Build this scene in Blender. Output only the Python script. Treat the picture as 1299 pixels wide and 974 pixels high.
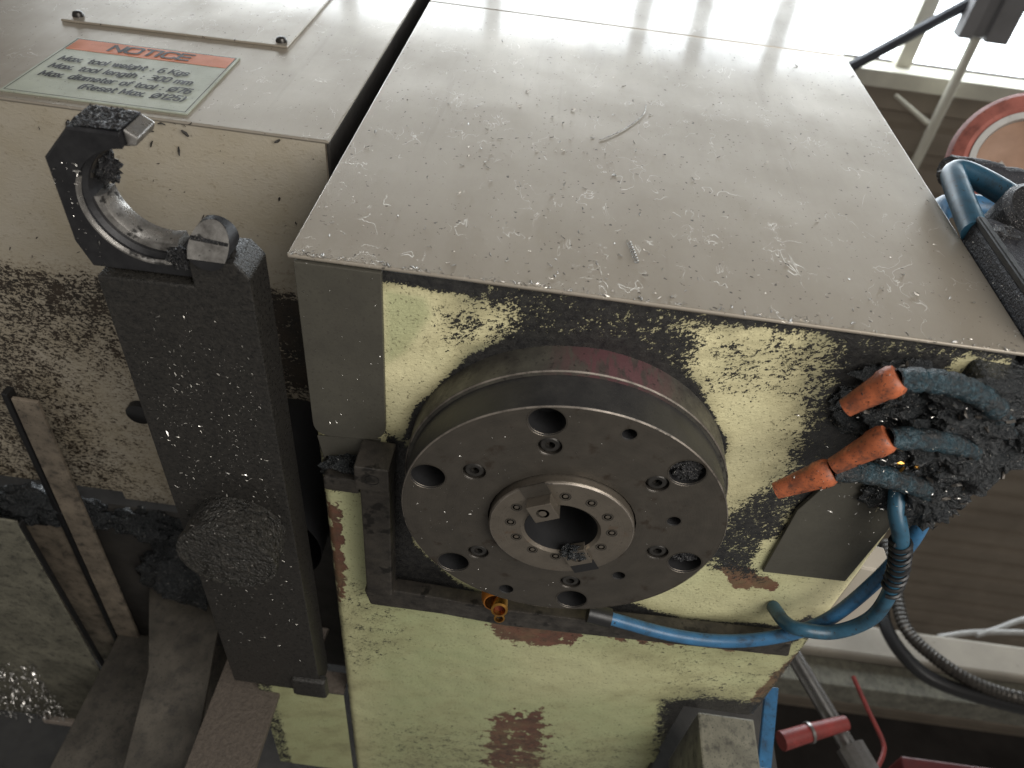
import bpy, bmesh, math, random
import numpy as np
from mathutils import Vector, Matrix, noise as mnoise

for o in list(bpy.data.objects):
    bpy.data.objects.remove(o)
S = bpy.context.scene
COL = S.collection
PI = math.pi
rnd = random.Random(7)

# ------------------------------------------------------------------ camera
cam = bpy.data.cameras.new('camera')
camo = bpy.data.objects.new('camera', cam)
COL.objects.link(camo)
_r = Vector((0.99101, -0.09561, 0.09360)); _f = Vector((-0.00312, 0.68282, 0.73058))
_r = (_r - _f * _r.dot(_f)).normalized(); _f.normalize(); _u = _r.cross(_f)
camo.matrix_world = Matrix(((_r.x, _u.x, -_f.x, -0.04016), (_r.y, _u.y, -_f.y, -0.37790),
                            (_r.z, _u.z, -_f.z, -0.28612), (0, 0, 0, 1)))
cam.sensor_width = 36.0
cam.lens = 957.42 / 1299 * 36
cam.clip_start = 0.01
cam.clip_end = 60
cam.dof.use_dof = True
cam.dof.focus_distance = 0.50
cam.dof.aperture_fstop = 10.0
S.camera = camo

# ------------------------------------------------------------------ world and lamps
W = bpy.data.worlds.new('World'); S.world = W; W.use_nodes = True
W.node_tree.nodes['Background'].inputs['Color'].default_value = (1.0, 0.96, 0.90, 1)
W.node_tree.nodes['Background'].inputs['Strength'].default_value = 0.17

def area(name, loc, target, sx, sy, power, color):
    l = bpy.data.lights.new(name, 'AREA'); l.shape = 'RECTANGLE'; l.size = sx; l.size_y = sy
    l.energy = power; l.color = color
    o = bpy.data.objects.new(name, l); COL.objects.link(o); o.location = loc
    o.rotation_euler = (Vector(target) - Vector(loc)).to_track_quat('-Z', 'Y').to_euler()
    return o
# added fill for the underside, low in front of the machine and to the right
area('low_front_fill', (0.66, -0.78, -0.70), (0.05, -0.08, 0.05), 1.0, 0.8, 15.0, (1.0, 0.96, 0.90))
# added broad fill for the covers, out of view behind the camera
area('rear_fill', (-0.6, -4.2, 0.35), (0, 0, 0.2), 5.0, 1.6, 19, (1.0, 0.98, 0.95))

S.view_settings.view_transform = 'Standard'
S.view_settings.look = 'None'
S.view_settings.exposure = 0.42
S.view_settings.gamma = 1.0
S.view_settings.use_curve_mapping = False
S.render.engine = 'CYCLES'
S.cycles.use_denoising = True
S.cycles.max_bounces = 6
S.cycles.sample_clamp_indirect = 4.0

# ------------------------------------------------------------------ node helpers
class NT:
    def __init__(s, name):
        s.m = bpy.data.materials.new(name); s.m.use_nodes = True
        s.t = s.m.node_tree; s.b = s.t.nodes['Principled BSDF']
        s.co = s.t.nodes.new('ShaderNodeTexCoord').outputs['Object']
    def set(s, sock, v):
        if hasattr(v, 'is_output'): s.t.links.new(v, sock)
        else: sock.default_value = v
    def n(s, typ, out=0, props=None, **ins):
        nd = s.t.nodes.new(typ)
        for k, v in (props or {}).items(): setattr(nd, k, v)
        for k, v in ins.items():
            k = k.replace('_', ' ')
            sock = nd.inputs[int(k[1:])] if k[0] == 'i' and k[1:].isdigit() else nd.inputs[k]
            s.set(sock, v)
        return nd.outputs[out]
    def noise(s, scale, detail=4, rough=.6, vec=None, dist=0.0):
        return s.n('ShaderNodeTexNoise', Vector=vec or s.co, Scale=scale, Detail=detail, Roughness=rough, Distortion=dist)
    def vor(s, scale, vec=None, feature='F1'):
        return s.n('ShaderNodeTexVoronoi', props={'feature': feature}, Vector=vec or s.co, Scale=scale)
    def mapv(s, scale=(1, 1, 1), rot=(0, 0, 0)):
        return s.n('ShaderNodeMapping', Vector=s.co, Scale=scale, Rotation=rot)
    def math(s, op, a, b=0.0, c=0.0, clamp=False):
        return s.n('ShaderNodeMath', props={'operation': op, 'use_clamp': clamp}, i0=a, i1=b, i2=c)
    def ramp(s, v, a, b, lo=0.0, hi=1.0, smooth=True):
        return s.n('ShaderNodeMapRange', props={'interpolation_type': 'SMOOTHSTEP' if smooth else 'LINEAR'},
                   i0=v, i1=a, i2=b, i3=lo, i4=hi)
    def mix(s, f, a, b):
        nd = s.t.nodes.new('ShaderNodeMix'); nd.data_type = 'RGBA'
        s.set(nd.inputs[0], f); s.set(nd.inputs[6], rgb(a)); s.set(nd.inputs[7], rgb(b))
        return nd.outputs[2]
    def mixf(s, f, a, b):
        nd = s.t.nodes.new('ShaderNodeMix'); nd.data_type = 'FLOAT'
        s.set(nd.inputs[0], f); s.set(nd.inputs[2], a); s.set(nd.inputs[3], b)
        return nd.outputs[0]
    def attr(s, name):
        return s.n('ShaderNodeAttribute', 2, props={'attribute_name': name})
    def bump(s, h, strength=.3, dist=.001, normal=None):
        nd = s.t.nodes.new('ShaderNodeBump'); nd.inputs['Strength'].default_value = strength
        nd.inputs['Distance'].default_value = dist; s.set(nd.inputs['Height'], h)
        if normal: s.set(nd.inputs['Normal'], normal)
        return nd.outputs[0]
    def out(s, base=None, rough=None, metal=None, normal=None, **kw):
        if base is not None: s.set(s.b.inputs['Base Color'], rgb(base))
        if rough is not None: s.set(s.b.inputs['Roughness'], rough)
        if metal is not None: s.set(s.b.inputs['Metallic'], metal)
        if normal is not None: s.set(s.b.inputs['Normal'], normal)
        for k, v in kw.items(): s.set(s.b.inputs[k.replace('_', ' ')], v)
        return s.m
def rgb(c):
    if isinstance(c, tuple) and len(c) == 3: return (c[0], c[1], c[2], 1.0)
    return c
def spread(t, v, lo=.32, hi=.68):          # noise -> roughly 0..1
    return t.ramp(v, lo, hi, smooth=False)

GRIME = (0.011, 0.011, 0.012)

def mat_paint():
    """cream-green machine enamel: flaked, splashed with oily grime, red primer where it has gone"""
    t = NT('worn green-cream enamel')
    st = t.mapv((1, 1, 1), (0, 0, math.radians(35)))
    st = t.n('ShaderNodeMapping', Vector=st, Scale=(0.6, 1.0, 1.0))
    a = spread(t, t.noise(520, 4, .62, st, .5)); b = spread(t, t.noise(85, 4, .6))
    f = spread(t, t.noise(1100, 2, .5))
    n = t.math('ADD', t.math('ADD', t.math('MULTIPLY', a, .50), t.math('MULTIPLY', b, .26)), t.math('MULTIPLY', f, .26))
    D = t.attr('dirt')  # dirt field, on the casting with painted shade mixed in
    v = t.math('ADD', n, t.math('MULTIPLY', t.math('SUBTRACT', D, .5), 1.35))
    mask = t.ramp(v, .50, .57)
    smear = t.math('ADD', t.attr('smear'), t.math('MULTIPLY', t.math('SUBTRACT', t.noise(34, 6, .64, st), .5), .75))
    film = t.ramp(smear, .26, .80, 0, .88)
    brown = t.ramp(smear, .20, .50, 0, .26)
    g = t.attr('green')
    big = spread(t, t.noise(26, 3, .6))
    base = t.mix(g, (0.70, 0.645, 0.40), (0.35, 0.385, 0.205))
    base = t.mix(t.math('MULTIPLY', big, .35), base, (0.42, 0.41, 0.24))
    spk = t.ramp(t.noise(520, 2, .5), .63, .69, 0, .65)
    base = t.mix(spk, base, (0.10, 0.085, 0.05))
    r = t.attr('rust')
    rn = t.math('ADD', spread(t, t.noise(85, 6, .66)), t.math('MULTIPLY', t.math('SUBTRACT', r, .5), 1.35))
    rmask = t.ramp(rn, .5, .60, 0, .93)
    rc = t.mix(spread(t, t.noise(120)), (0.060, 0.020, 0.016), (0.125, 0.032, 0.025))
    base = t.mix(rmask, base, rc)
    base = t.mix(brown, base, (0.34, 0.27, 0.12))
    base = t.mix(film, base, (0.075, 0.082, 0.055))
    gc = t.mix(spread(t, t.noise(210)), GRIME, (0.030, 0.029, 0.027))
    base = t.mix(mask, base, gc)
    h = t.math('ADD', t.math('MULTIPLY', mask, .9), t.math('ADD', t.math('MULTIPLY', a, .35), t.math('MULTIPLY', rmask, -.5)))
    ro = t.mixf(mask, .42, t.mixf(f, .22, .55))
    return t.out(base, ro, 0.0, t.bump(h, .8, .0009))

def mat_cover():
    """oily satin silver-beige finish on the sheet covers: hazy sheen under a thin wet film, scratches, smears"""
    t = NT('oily satin cover finish')
    sm = spread(t, t.noise(11, 5, .62)); fine = t.noise(800, 3, .6)
    wipe = spread(t, t.noise(45, 5, .7, t.mapv((1, 1, .16), (0, math.radians(24), 0))))
    base = t.mix(sm, (0.44, 0.395, 0.33), (0.37, 0.328, 0.27))
    base = t.mix(t.math('MULTIPLY', wipe, .14), base, (0.29, 0.262, 0.222))
    runs = t.ramp(t.noise(70, 4, .6, t.mapv((1, 1, .05), (0, math.radians(4), 0))), .60, .70, 0, .22)
    base = t.mix(runs, base, (0.26, 0.225, 0.175))
    spk = t.ramp(t.noise(330, 2, .5), .70, .72, 0, .8)
    base = t.mix(spk, base, (0.06, 0.055, 0.05))
    def lines(scale, w, gate, seed, rot):
        n = t.noise(scale, 3, .55, t.mapv((1, 1, .55), (0, math.radians(rot), seed)), .8)
        l = t.ramp(t.math('ABSOLUTE', t.math('SUBTRACT', n, .5)), w * .3, w, 1, 0)
        return t.math('MULTIPLY', l, t.ramp(t.noise(gate, 3, .5, t.mapv((1, 1, 1), (seed, 0, 0))), .56, .62))
    scr = t.math('MAXIMUM', lines(34, .0045, 26, .3, 30), lines(60, .006, 40, 1.1, -35), clamp=True)
    base = t.mix(t.math('MULTIPLY', scr, .55), base, (0.72, 0.69, 0.64))
    ro = t.math('ADD', .27, t.math('ADD', t.math('MULTIPLY', wipe, .10), t.math('MULTIPLY', sm, .10)))
    drop = t.ramp(t.vor(190), .0, .15, 1, 0)
    dm = t.ramp(t.noise(30, 3), .50, .60)
    dent = t.noise(7, 2, .4)
    hb = t.math('ADD', t.math('MULTIPLY', fine, .12), t.math('ADD', t.math('MULTIPLY', t.math('MULTIPLY', drop, dm), .75), t.math('MULTIPLY', scr, .6)))
    nb = t.bump(dent, .10, .02)
    return t.out(base, ro, .55, t.bump(hb, .34, .0006, nb), IOR=1.5, Coat_Weight=.50,
                 Coat_Roughness=t.math('ADD', .05, t.math('MULTIPLY', wipe, .06)))

def mat_splash():
    """the underside of the magazine cover: beige enamel under a spray of dried chips and oil"""
    t = NT('splashed beige enamel')
    a = spread(t, t.noise(430, 4, .6, t.mapv((.6, 1, 1), (0, 0, math.radians(-28))), .6)); b = spread(t, t.noise(60, 4))
    f = spread(t, t.noise(800, 2))
    n = t.math('ADD', t.math('ADD', t.math('MULTIPLY', a, .52), t.math('MULTIPLY', b, .26)), t.math('MULTIPLY', f, .24))
    v = t.math('ADD', n, t.math('MULTIPLY', t.math('SUBTRACT', t.attr('dirt'), .5), 1.35))
    mask = t.ramp(v, .50, .57); film = t.ramp(v, .12, .6, 0, .55)
    base = t.mix(spread(t, t.noise(22, 3)), (0.41, 0.372, 0.305), (0.37, 0.325, 0.245))
    base = t.mix(film, base, (0.16, 0.120, 0.070))
    base = t.mix(mask, base, t.mix(b, (0.012, 0.010, 0.008), (0.040, 0.028, 0.018)))
    return t.out(base, t.mixf(mask, .38, .5), 0.0, t.bump(t.math('ADD', mask, t.math('MULTIPLY', a, .3)), .7, .0007))

def mat_metal(name, c0, c1, rough=(.32, .55), metal=.75, scale=60, bump=.25, blot=None, bscale=500, bdist=.0004):
    t = NT(name)
    n = spread(t, t.noise(scale, 5, .65)); f = t.noise(bscale, 3, .6)
    base = t.mix(n, c0, c1)
    if blot:
        base = t.mix(t.ramp(t.noise(blot[1], 4, .6), .58, .66, 0, .85), base, blot[0])
    ro = t.mixf(n, rough[0], rough[1])
    return t.out(base, ro, metal, t.bump(f, bump, bdist))

def mat_grime(name, c0, c1, metal=.2, rough=(.25, .6), scale=420, strength=.9, dist=.0016, fleck=.0):
    """oil-soaked chips: dark, lumpy, with small bright flakes"""
    t = NT(name)
    n = spread(t, t.noise(scale, 5, .7)); v = t.vor(scale * 1.6)
    base = t.mix(n, c0, c1)
    me = metal
    if fleck > 0:
        fm = t.ramp(t.noise(scale * 1.9, 2, .5), .70 - fleck, .74 - fleck)
        base = t.mix(fm, base, (0.42, 0.40, 0.37)); me = t.math('MAXIMUM', fm, metal)
    h = t.math('ADD', n, t.math('MULTIPLY', v, .8))
    return t.out(base, t.mixf(n, *rough), me, t.bump(h, strength, dist))

def mat_plain(name, c, rough=.5, metal=0.0, var=.25, scale=80, dirt=0.0, bump=.15, dscale=160, **kw):
    t = NT(name)
    n = spread(t, t.noise(scale, 5, .6))
    base = t.mix(n, c, tuple(x * (1 - var) for x in c))
    if dirt > 0:
        dm = t.ramp(t.noise(dscale * .5, 6, .7), .62 - dirt * .25, .86 - dirt * .25, 0, .8)
        ds = t.ramp(t.noise(dscale * 3.2, 3, .6), .70 - dirt * .18, .76 - dirt * .18, 0, .85)
        base = t.mix(t.math('MAXIMUM', dm, ds), base, (0.018, 0.017, 0.016))
    return t.out(base, t.mixf(n, rough, min(1, rough + .15)), metal, t.bump(t.noise(600, 3), bump, .0004), **kw)

def mat_emit(name, c, s):
    t = NT(name)
    return t.out((0.8, 0.8, 0.8), .4, 0, None, Emission_Color=rgb(c), Emission_Strength=s)

def mat_turned(name, c0, c1, rough, metal, scale, bump, blot):
    t = NT(name)
    r = t.n('ShaderNodeVectorMath', 1, props={'operation': 'LENGTH'}, i0=t.co)
    rv = t.n('ShaderNodeCombineXYZ', X=r)
    turn = spread(t, t.noise(1500, 3, .7, rv)); band = spread(t, t.noise(120, 3, .6, rv))
    n = spread(t, t.noise(scale, 5, .65)); oil = spread(t, t.noise(28, 5, .6))
    base = t.mix(n, c0, c1)
    base = t.mix(t.math('MULTIPLY', turn, .22), base, tuple(x * 1.7 for x in c0))
    base = t.mix(t.math('MULTIPLY', band, .22), base, tuple(x * .6 for x in c1))
    base = t.mix(t.ramp(t.noise(blot[1], 4, .6), .57, .70, 0, .75), base, blot[0])
    base = t.mix(t.ramp(t.noise(900, 2, .5), .66, .72, 0, .5), base, (0.02, 0.018, 0.015))
    ro = t.mixf(oil, rough[0], rough[1])
    h = t.math('ADD', t.math('MULTIPLY', turn, .6), t.noise(600, 3))
    return t.out(base, ro, metal, t.bump(h, bump, .0003))

def mat_collar(name, *_):
    t = NT(name)
    n = spread(t, t.noise(55, 5, .65)); st = spread(t, t.noise(160, 4, .6, t.mapv((1, 1, .25)))) 
    base = t.mix(n, (0.080, 0.076, 0.062), (0.026, 0.023, 0.021))
    d = t.n('ShaderNodeVectorMath', 1, props={'operation': 'DISTANCE'}, i0=t.co, i1=(.016, -.101, .036))
    m = t.math('MULTIPLY', t.ramp(d, .012, .048, 1, 0), t.ramp(st, .25, .6, .2, 1))
    base = t.mix(m, base, (0.092, 0.042, 0.046))
    base = t.mix(t.ramp(t.noise(300, 3), .60, .68, 0, .7), base, (0.015, 0.013, 0.012))
    return t.out(base, t.mixf(n, .38, .62), .15, t.bump(t.noise(420, 4), .4, .0005))

M = {}
M['paint'] = mat_paint()
M['cover'] = mat_cover()
M['splash'] = mat_splash()
M['flange_face'] = mat_turned('flange face steel', (0.080, 0.070, 0.058), (0.055, 0.049, 0.041), (.36, .58), .55, 70, .22, ((0.035, 0.024, 0.016), 55))
M['flange_side'] = mat_metal('flange side steel', (0.030, 0.030, 0.032), (0.055, 0.053, 0.050), (.35, .55), .5, 45, .25)
M['flange_collar'] = mat_collar('stained collar', (0.085, 0.080, 0.066), (0.030, 0.026, 0.023), (.4, .65), .2, 45, .3, ((0.120, 0.045, 0.055), 24))
M['ring'] = mat_turned('spindle ring steel', (0.185, 0.160, 0.130), (0.125, 0.108, 0.088), (.28, .45), .7, 60, .15, ((0.13, 0.070, 0.035), 40))
M['edge'] = mat_metal('bright worn edge', (0.34, 0.30, 0.26), (0.08, 0.07, 0.06), (.35, .55), .7, 55, .1, ((0.05, 0.045, 0.04), 70))
M['bright'] = mat_metal('bare steel', (0.55, 0.53, 0.50), (0.16, 0.15, 0.14), (.2, .42), .85, 120, .25, ((0.03, 0.03, 0.03), 150))
M['bolt'] = mat_metal('oily bolt steel', (0.085, 0.080, 0.074), (0.04, 0.038, 0.036), (.25, .45), .8, 150, .2)
M['hole'] = mat_plain('dark bore', (0.006, 0.006, 0.007), .6)
M['plate'] = mat_metal('dull grey plate', (0.085, 0.080, 0.064), (0.062, 0.058, 0.047), (.42, .58), .25, 35, .2, ((0.060, 0.054, 0.045), 420))
M['bar'] = mat_metal('oily bracket steel', (0.075, 0.066, 0.056), (0.030, 0.027, 0.024), (.28, .5), .5, 90, .6, ((0.012, 0.011, 0.010), 60))
M['arm'] = mat_grime('oily blackened arm steel', (0.012, 0.0118, 0.0115), (0.036, 0.033, 0.029), .15, (.20, .5), 480, .45, .0006, .0)
M['jaw'] = mat_metal('blackened jaw steel', (0.014, 0.014, 0.016), (0.030, 0.030, 0.032), (.35, .55), .4, 90, .25)
M['grit'] = mat_grime('caked metal chips', (0.016, 0.016, 0.018), (0.10, 0.10, 0.105), .5, (.25, .5), 620, 1.0, .002, .07)
M['sludge'] = mat_grime('oily black sludge', (0.009, 0.011, 0.013), (0.026, 0.029, 0.031), .0, (.10, .38), 240, .9, .0018, .01)
M['boss'] = mat_grime('chip-crusted boss', (0.010, 0.010, 0.009), (0.045, 0.041, 0.034), .1, (.16, .45), 230, .9, .0022, .02)
M['chip'] = mat_metal('silver chips', (0.62, 0.60, 0.57), (0.34, 0.33, 0.31), (.2, .4), 1.0, 300, .1)
M['chip_dull'] = mat_metal('dull chips', (0.46, 0.44, 0.40), (0.16, 0.15, 0.14), (.25, .5), .7, 300, .1)
M['brass'] = mat_metal('brass', (0.55, 0.30, 0.07), (0.32, 0.15, 0.04), (.2, .4), 1.0, 200, .1)
M['amber'] = mat_plain('amber fitting', (0.42, 0.15, 0.02), .3, .3)
M['maroon'] = mat_plain('dark red bore', (0.07, 0.006, 0.006), .4)
M['orange'] = mat_plain('dirty orange plastic', (0.42, 0.112, 0.042), .42, 0, .6, 110, .62, .4, 260)
def mat_hose():
    t = NT('grimy blue-black plastic')
    n = spread(t, t.noise(55, 6, .7)); f = spread(t, t.noise(420, 4, .65)); v = t.math('ADD', t.math('MULTIPLY', n, .65), t.math('MULTIPLY', f, .45))
    m = t.ramp(v, .25, .85)
    base = t.mix(m, (0.018, 0.045, 0.060), (0.010, 0.0110, 0.0120))
    base = t.mix(t.ramp(t.noise(900, 2), .67, .72, 0, .5), base, (0.16, 0.16, 0.15))
    return t.out(base, t.mixf(m, .22, .5), 0.0, t.bump(t.math('ADD', m, t.math('MULTIPLY', f, .6)), .8, .0009))
M['hose'] = mat_hose()
M['tube'] = mat_plain('blue polyurethane tube', (0.035, 0.135, 0.270), .30, 0, .45, 60, .38, .1, 120)
M['tube_dark'] = mat_plain('grimy blue tube', (0.026, 0.092, 0.150), .30, 0, .5, 60, .42, .1, 120)
M['black'] = mat_plain('black rubber', (0.012, 0.012, 0.013), .35, 0, .4)
M['dark'] = mat_plain('dark machine casting', (0.038, 0.034, 0.030), .6, 0, .5, 30, .2)
M['guard'] = mat_plain('dirty olive guard', (0.20, 0.19, 0.145), .5, 0, .5, 30, .6, .3, 200)
M['guard_dark'] = mat_plain('dark guard sheet', (0.095, 0.083, 0.066), .55, 0, .6, 24, .6, .4, 150)
M['tan'] = mat_plain('tan rusty strip', (0.23, 0.190, 0.145), .55, 0, .6, 40, .5, .3, 160)
M['rusty'] = mat_grime('flaking rusty board', (0.060, 0.048, 0.038), (0.105, 0.085, 0.068), 0, (.6, .8), 260, .35, .0015)
M['pink'] = mat_plain('pale dusty cover', (0.50, 0.42, 0.36), .6, 0, .3, 60, .35, .2, 110)
M['label'] = mat_plain('notice plate face', (0.36, 0.385, 0.315), .34, 0, .22, 40, .22, .05, 300)
M['label_orange'] = mat_plain('notice header orange', (0.52, 0.140, 0.035), .36, 0, .25, 40, .20, .05, 300)
M['ink'] = mat_plain('black print', (0.016, 0.016, 0.016), .4)
M['roof'] = mat_plain('brown ribbed roof sheet', (0.30, 0.25, 0.195), .6, 0, .25, 2.5, 0, 0)
M['cream'] = mat_plain('cream steel', (0.66, 0.63, 0.53), .5, 0, .15, 6)
M['steel_grey'] = mat_plain('grey painted steel', (0.24, 0.235, 0.24), .5, 0, .2, 6)
M['steel_dark'] = mat_plain('dark steel', (0.035, 0.038, 0.050), .5, 0, .2, 6)
M['beam'] = mat_plain('beige girder paint', (0.40, 0.36, 0.30), .55, 0, .3, 5, .1, .1, 12)
M['wall'] = mat_plain('dark hall wall', (0.045, 0.038, 0.034), .8, 0, .4, 2)
M['skylight'] = mat_emit('bright glazing', (0.88, 0.95, 1.0), 4.6)
M['red'] = mat_plain('worn red paint', (0.42, 0.135, 0.105), .6, 0, .45, 30, .2, .1, 60)
M['red_dark'] = mat_plain('dirty red handle', (0.23, 0.035, 0.030), .4, 0, .5, 40, .3, .1, 100)
M['white'] = mat_plain('white rim', (0.50, 0.49, 0.47), .5, 0, .2, 30, .1)
M['grey_panel'] = mat_plain('warm grey panel', (0.36, 0.34, 0.31), .55, 0, .15, 10, .06)
M['peach'] = mat_plain('peach inner strap', (0.34, 0.20, 0.13), .5, 0, .3, 20)
M['chrome'] = mat_metal('galvanised pipe', (0.36, 0.35, 0.34), (0.20, 0.19, 0.18), (.25, .4), .9, 50, .15)
M['lever'] = mat_grime('sooty lever', (0.010, 0.011, 0.016), (0.030, 0.030, 0.036), .1, (.4, .7), 400, .6, .001, .03)

# ------------------------------------------------------------------ mesh helpers
class MB:
    def __init__(s): s.v = []; s.f = []
    def add(s, vs, fs):
        o = len(s.v); s.v += [tuple(v) for v in vs]; s.f += [tuple(i + o for i in f) for f in fs]; return s
    def box(s, x0, x1, y0, y1, z0, z1):
        return s.prism([(x0, y0), (x1, y0), (x1, y1), (x0, y1)], z0, z1)
    def prism(s, poly, z0, z1):
        n = len(poly)
        a = sum(poly[i][0] * poly[(i + 1) % n][1] - poly[(i + 1) % n][0] * poly[i][1] for i in range(n))
        if a < 0: poly = poly[::-1]
        vs = [(x, y, z0) for x, y in poly] + [(x, y, z1) for x, y in poly]
        fs = [tuple(range(n))[::-1], tuple(range(n, 2 * n))] + [(i, (i + 1) % n, n + (i + 1) % n, n + i) for i in range(n)]
        return s.add(vs, fs)
    def lathe(s, prof, seg=48, mat=None, closed=False, cap=False):
        """prof: (r, z) list, revolved about local z; mat places it"""
        mat = mat or Matrix(); n = len(prof); vs = []; fs = []
        for i in range(seg):
            a = 2 * PI * i / seg
            for r, z in prof: vs.append(mat @ Vector((r * math.cos(a), r * math.sin(a), z)))
        for i in range(seg):
            j = (i + 1) % seg
            for k in range(n if closed else n - 1):
                l = (k + 1) % n
                fs.append((i * n + k, j * n + k, j * n + l, i * n + l))
        if cap:
            if prof[0][0] > 1e-6: fs.append(tuple(i * n for i in range(seg))[::-1])
            if prof[-1][0] > 1e-6: fs.append(tuple(i * n + n - 1 for i in range(seg)))
        return s.add(vs, fs)
    def tube(s, path, rad, seg=14, cap=True):
        P = [Vector(p) for p in path]; n = len(P); vs = []; fs = []
        up = None
        for i in range(n):
            t = (P[min(i + 1, n - 1)] - P[max(i - 1, 0)]).normalized()
            if up is None:
                up = t.orthogonal().normalized()
            up = (up - t * up.dot(t)).normalized(); w = t.cross(up)
            r = rad[i] if isinstance(rad, (list, tuple)) else rad
            for k in range(seg):
                a = 2 * PI * k / seg
                vs.append(P[i] + (up * math.cos(a) + w * math.sin(a)) * r)
        for i in range(n - 1):
            for k in range(seg):
                l = (k + 1) % seg
                fs.append((i * seg + k, i * seg + l, (i + 1) * seg + l, (i + 1) * seg + k))
        if cap: fs += [tuple(range(seg))[::-1], tuple(range((n - 1) * seg, n * seg))]
        return s.add(vs, fs)

def spline(pts, n=10):
    P = [Vector(p) for p in pts]; P = [2 * P[0] - P[1]] + P + [2 * P[-1] - P[-2]]; out = []
    for i in range(1, len(P) - 2):
        a, b, c, d = P[i - 1:i + 3]
        for k in range(n):
            t = k / n
            out.append(.5 * ((2 * b) + (c - a) * t + (2 * a - 5 * b + 4 * c - d) * t * t + (3 * b - a - 3 * c + d) * t ** 3))
    out.append(P[-2]); return out

def link(o, parent=None):
    COL.objects.link(o)
    if parent is not None: o.parent = parent
    return o
def build(mb, name, mat, parent=None, smooth=None, bevel=0.0, bseg=2, label=None, kind=None):
    me = bpy.data.meshes.new(name); me.from_pydata(mb.v, [], mb.f)
    bm = bmesh.new(); bm.from_mesh(me)
    bmesh.ops.remove_doubles(bm, verts=bm.verts, dist=1e-6)
    bmesh.ops.recalc_face_normals(bm, faces=bm.faces)
    if bevel > 0:
        es = [e for e in bm.edges if len(e.link_faces) == 2 and e.calc_face_angle(0) > .5]
        bmesh.ops.bevel(bm, geom=es, offset=bevel, segments=bseg, affect='EDGES', profile=.5, clamp_overlap=True)
    if smooth is not None:
        for f in bm.faces: f.smooth = True
        for e in bm.edges:
            if len(e.link_faces) == 2 and e.calc_face_angle(0) > smooth: e.smooth = False
    bm.to_mesh(me); bm.free()
    me.materials.append(M[mat] if isinstance(mat, str) else mat)
    o = bpy.data.objects.new(name, me); link(o, parent)
    if label: o['label'] = label
    if kind: o['kind'] = kind
    if bevel > 0 and smooth is not None:
        w = o.modifiers.new('weighted', 'WEIGHTED_NORMAL'); w.keep_sharp = True; w.weight = 100
    return o
def tag(o, label, cat, group=None, kind=None):
    o['label'] = label; o['category'] = cat
    if group: o['group'] = group
    if kind: o['kind'] = kind
    return o
def thing(name, label, cat, loc=(0, 0, 0), group=None):
    o = bpy.data.objects.new(name, None); o.empty_display_size = .02; COL.objects.link(o)
    return tag(o, label, cat, group)
def struct(mb, name, mat, **k):
    o = build(mb, name, mat, **k); o['kind'] = 'structure'; return o
def at(x, y, z, axis=(0, 0, 1)):
    return Matrix.Translation((x, y, z)) @ Vector((0, 0, 1)).rotation_difference(Vector(axis)).to_matrix().to_4x4()

def sdist(px, py, poly):
    """signed distance, positive inside"""
    d = np.full(px.shape, 1e9); ins = np.zeros(px.shape, bool); n = len(poly)
    for i in range(n):
        ax, ay = poly[i]; bx, by = poly[(i + 1) % n]
        ex, ey = bx - ax, by - ay; L = ex * ex + ey * ey + 1e-12
        t = np.clip(((px - ax) * ex + (py - ay) * ey) / L, 0, 1)
        d = np.minimum(d, np.hypot(px - ax - t * ex, py - ay - t * ey))
        c = ((ay > py) != (by > py)) & (px < ex * (py - ay) / (ey if abs(ey) > 1e-9 else 1e-9) + ax)
        ins ^= c
    return np.where(ins, d, -d)
def layers(px, py, base, lay):
    D = np.full(px.shape, base)
    for poly, val, soft in lay:
        w = np.clip(sdist(px, py, poly) / (2 * soft) + .5, 0, 1); w = w * w * (3 - 2 * w)
        D = D + (val - D) * w
    return D
def sheet(name, xs, ys, zf, mat, attrs, parent=None, keep=None, smooth=True):
    """a fine grid over x, y with named point attributes (wear, dirt and painted shade fields)"""
    X, Y = np.meshgrid(xs, ys); nx, ny = len(xs), len(ys)
    Z = zf(X, Y); V = np.stack([X, Y, Z], -1).reshape(-1, 3)
    idx = np.arange(nx * ny).reshape(ny, nx)
    F = np.stack([idx[:-1, :-1], idx[1:, :-1], idx[1:, 1:], idx[:-1, 1:]], -1)   # faces look down
    if keep is not None:
        xc = (X[:-1, :-1] + X[1:, 1:]) / 2; yc = (Y[:-1, :-1] + Y[1:, 1:]) / 2
        F = F[keep(xc, yc)]
    F = F.reshape(-1, 4)
    me = bpy.data.meshes.new(name); me.from_pydata(V.tolist(), [], F.tolist())
    for k, fn in attrs.items():
        a = me.attributes.new(k, 'FLOAT', 'POINT'); a.data.foreach_set('value', fn(X, Y).astype(np.float32).ravel())
    me.polygons.foreach_set('use_smooth', [smooth] * len(me.polygons))
    me.materials.append(M[mat]); o = bpy.data.objects.new(name, me); return link(o, parent)

def wob(X, Y, s, seed=0):
    return np.array([[mnoise.noise((x * s + seed, y * s, seed * 1.7)) for x, y in zip(r1, r2)] for r1, r2 in zip(X, Y)])

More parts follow.
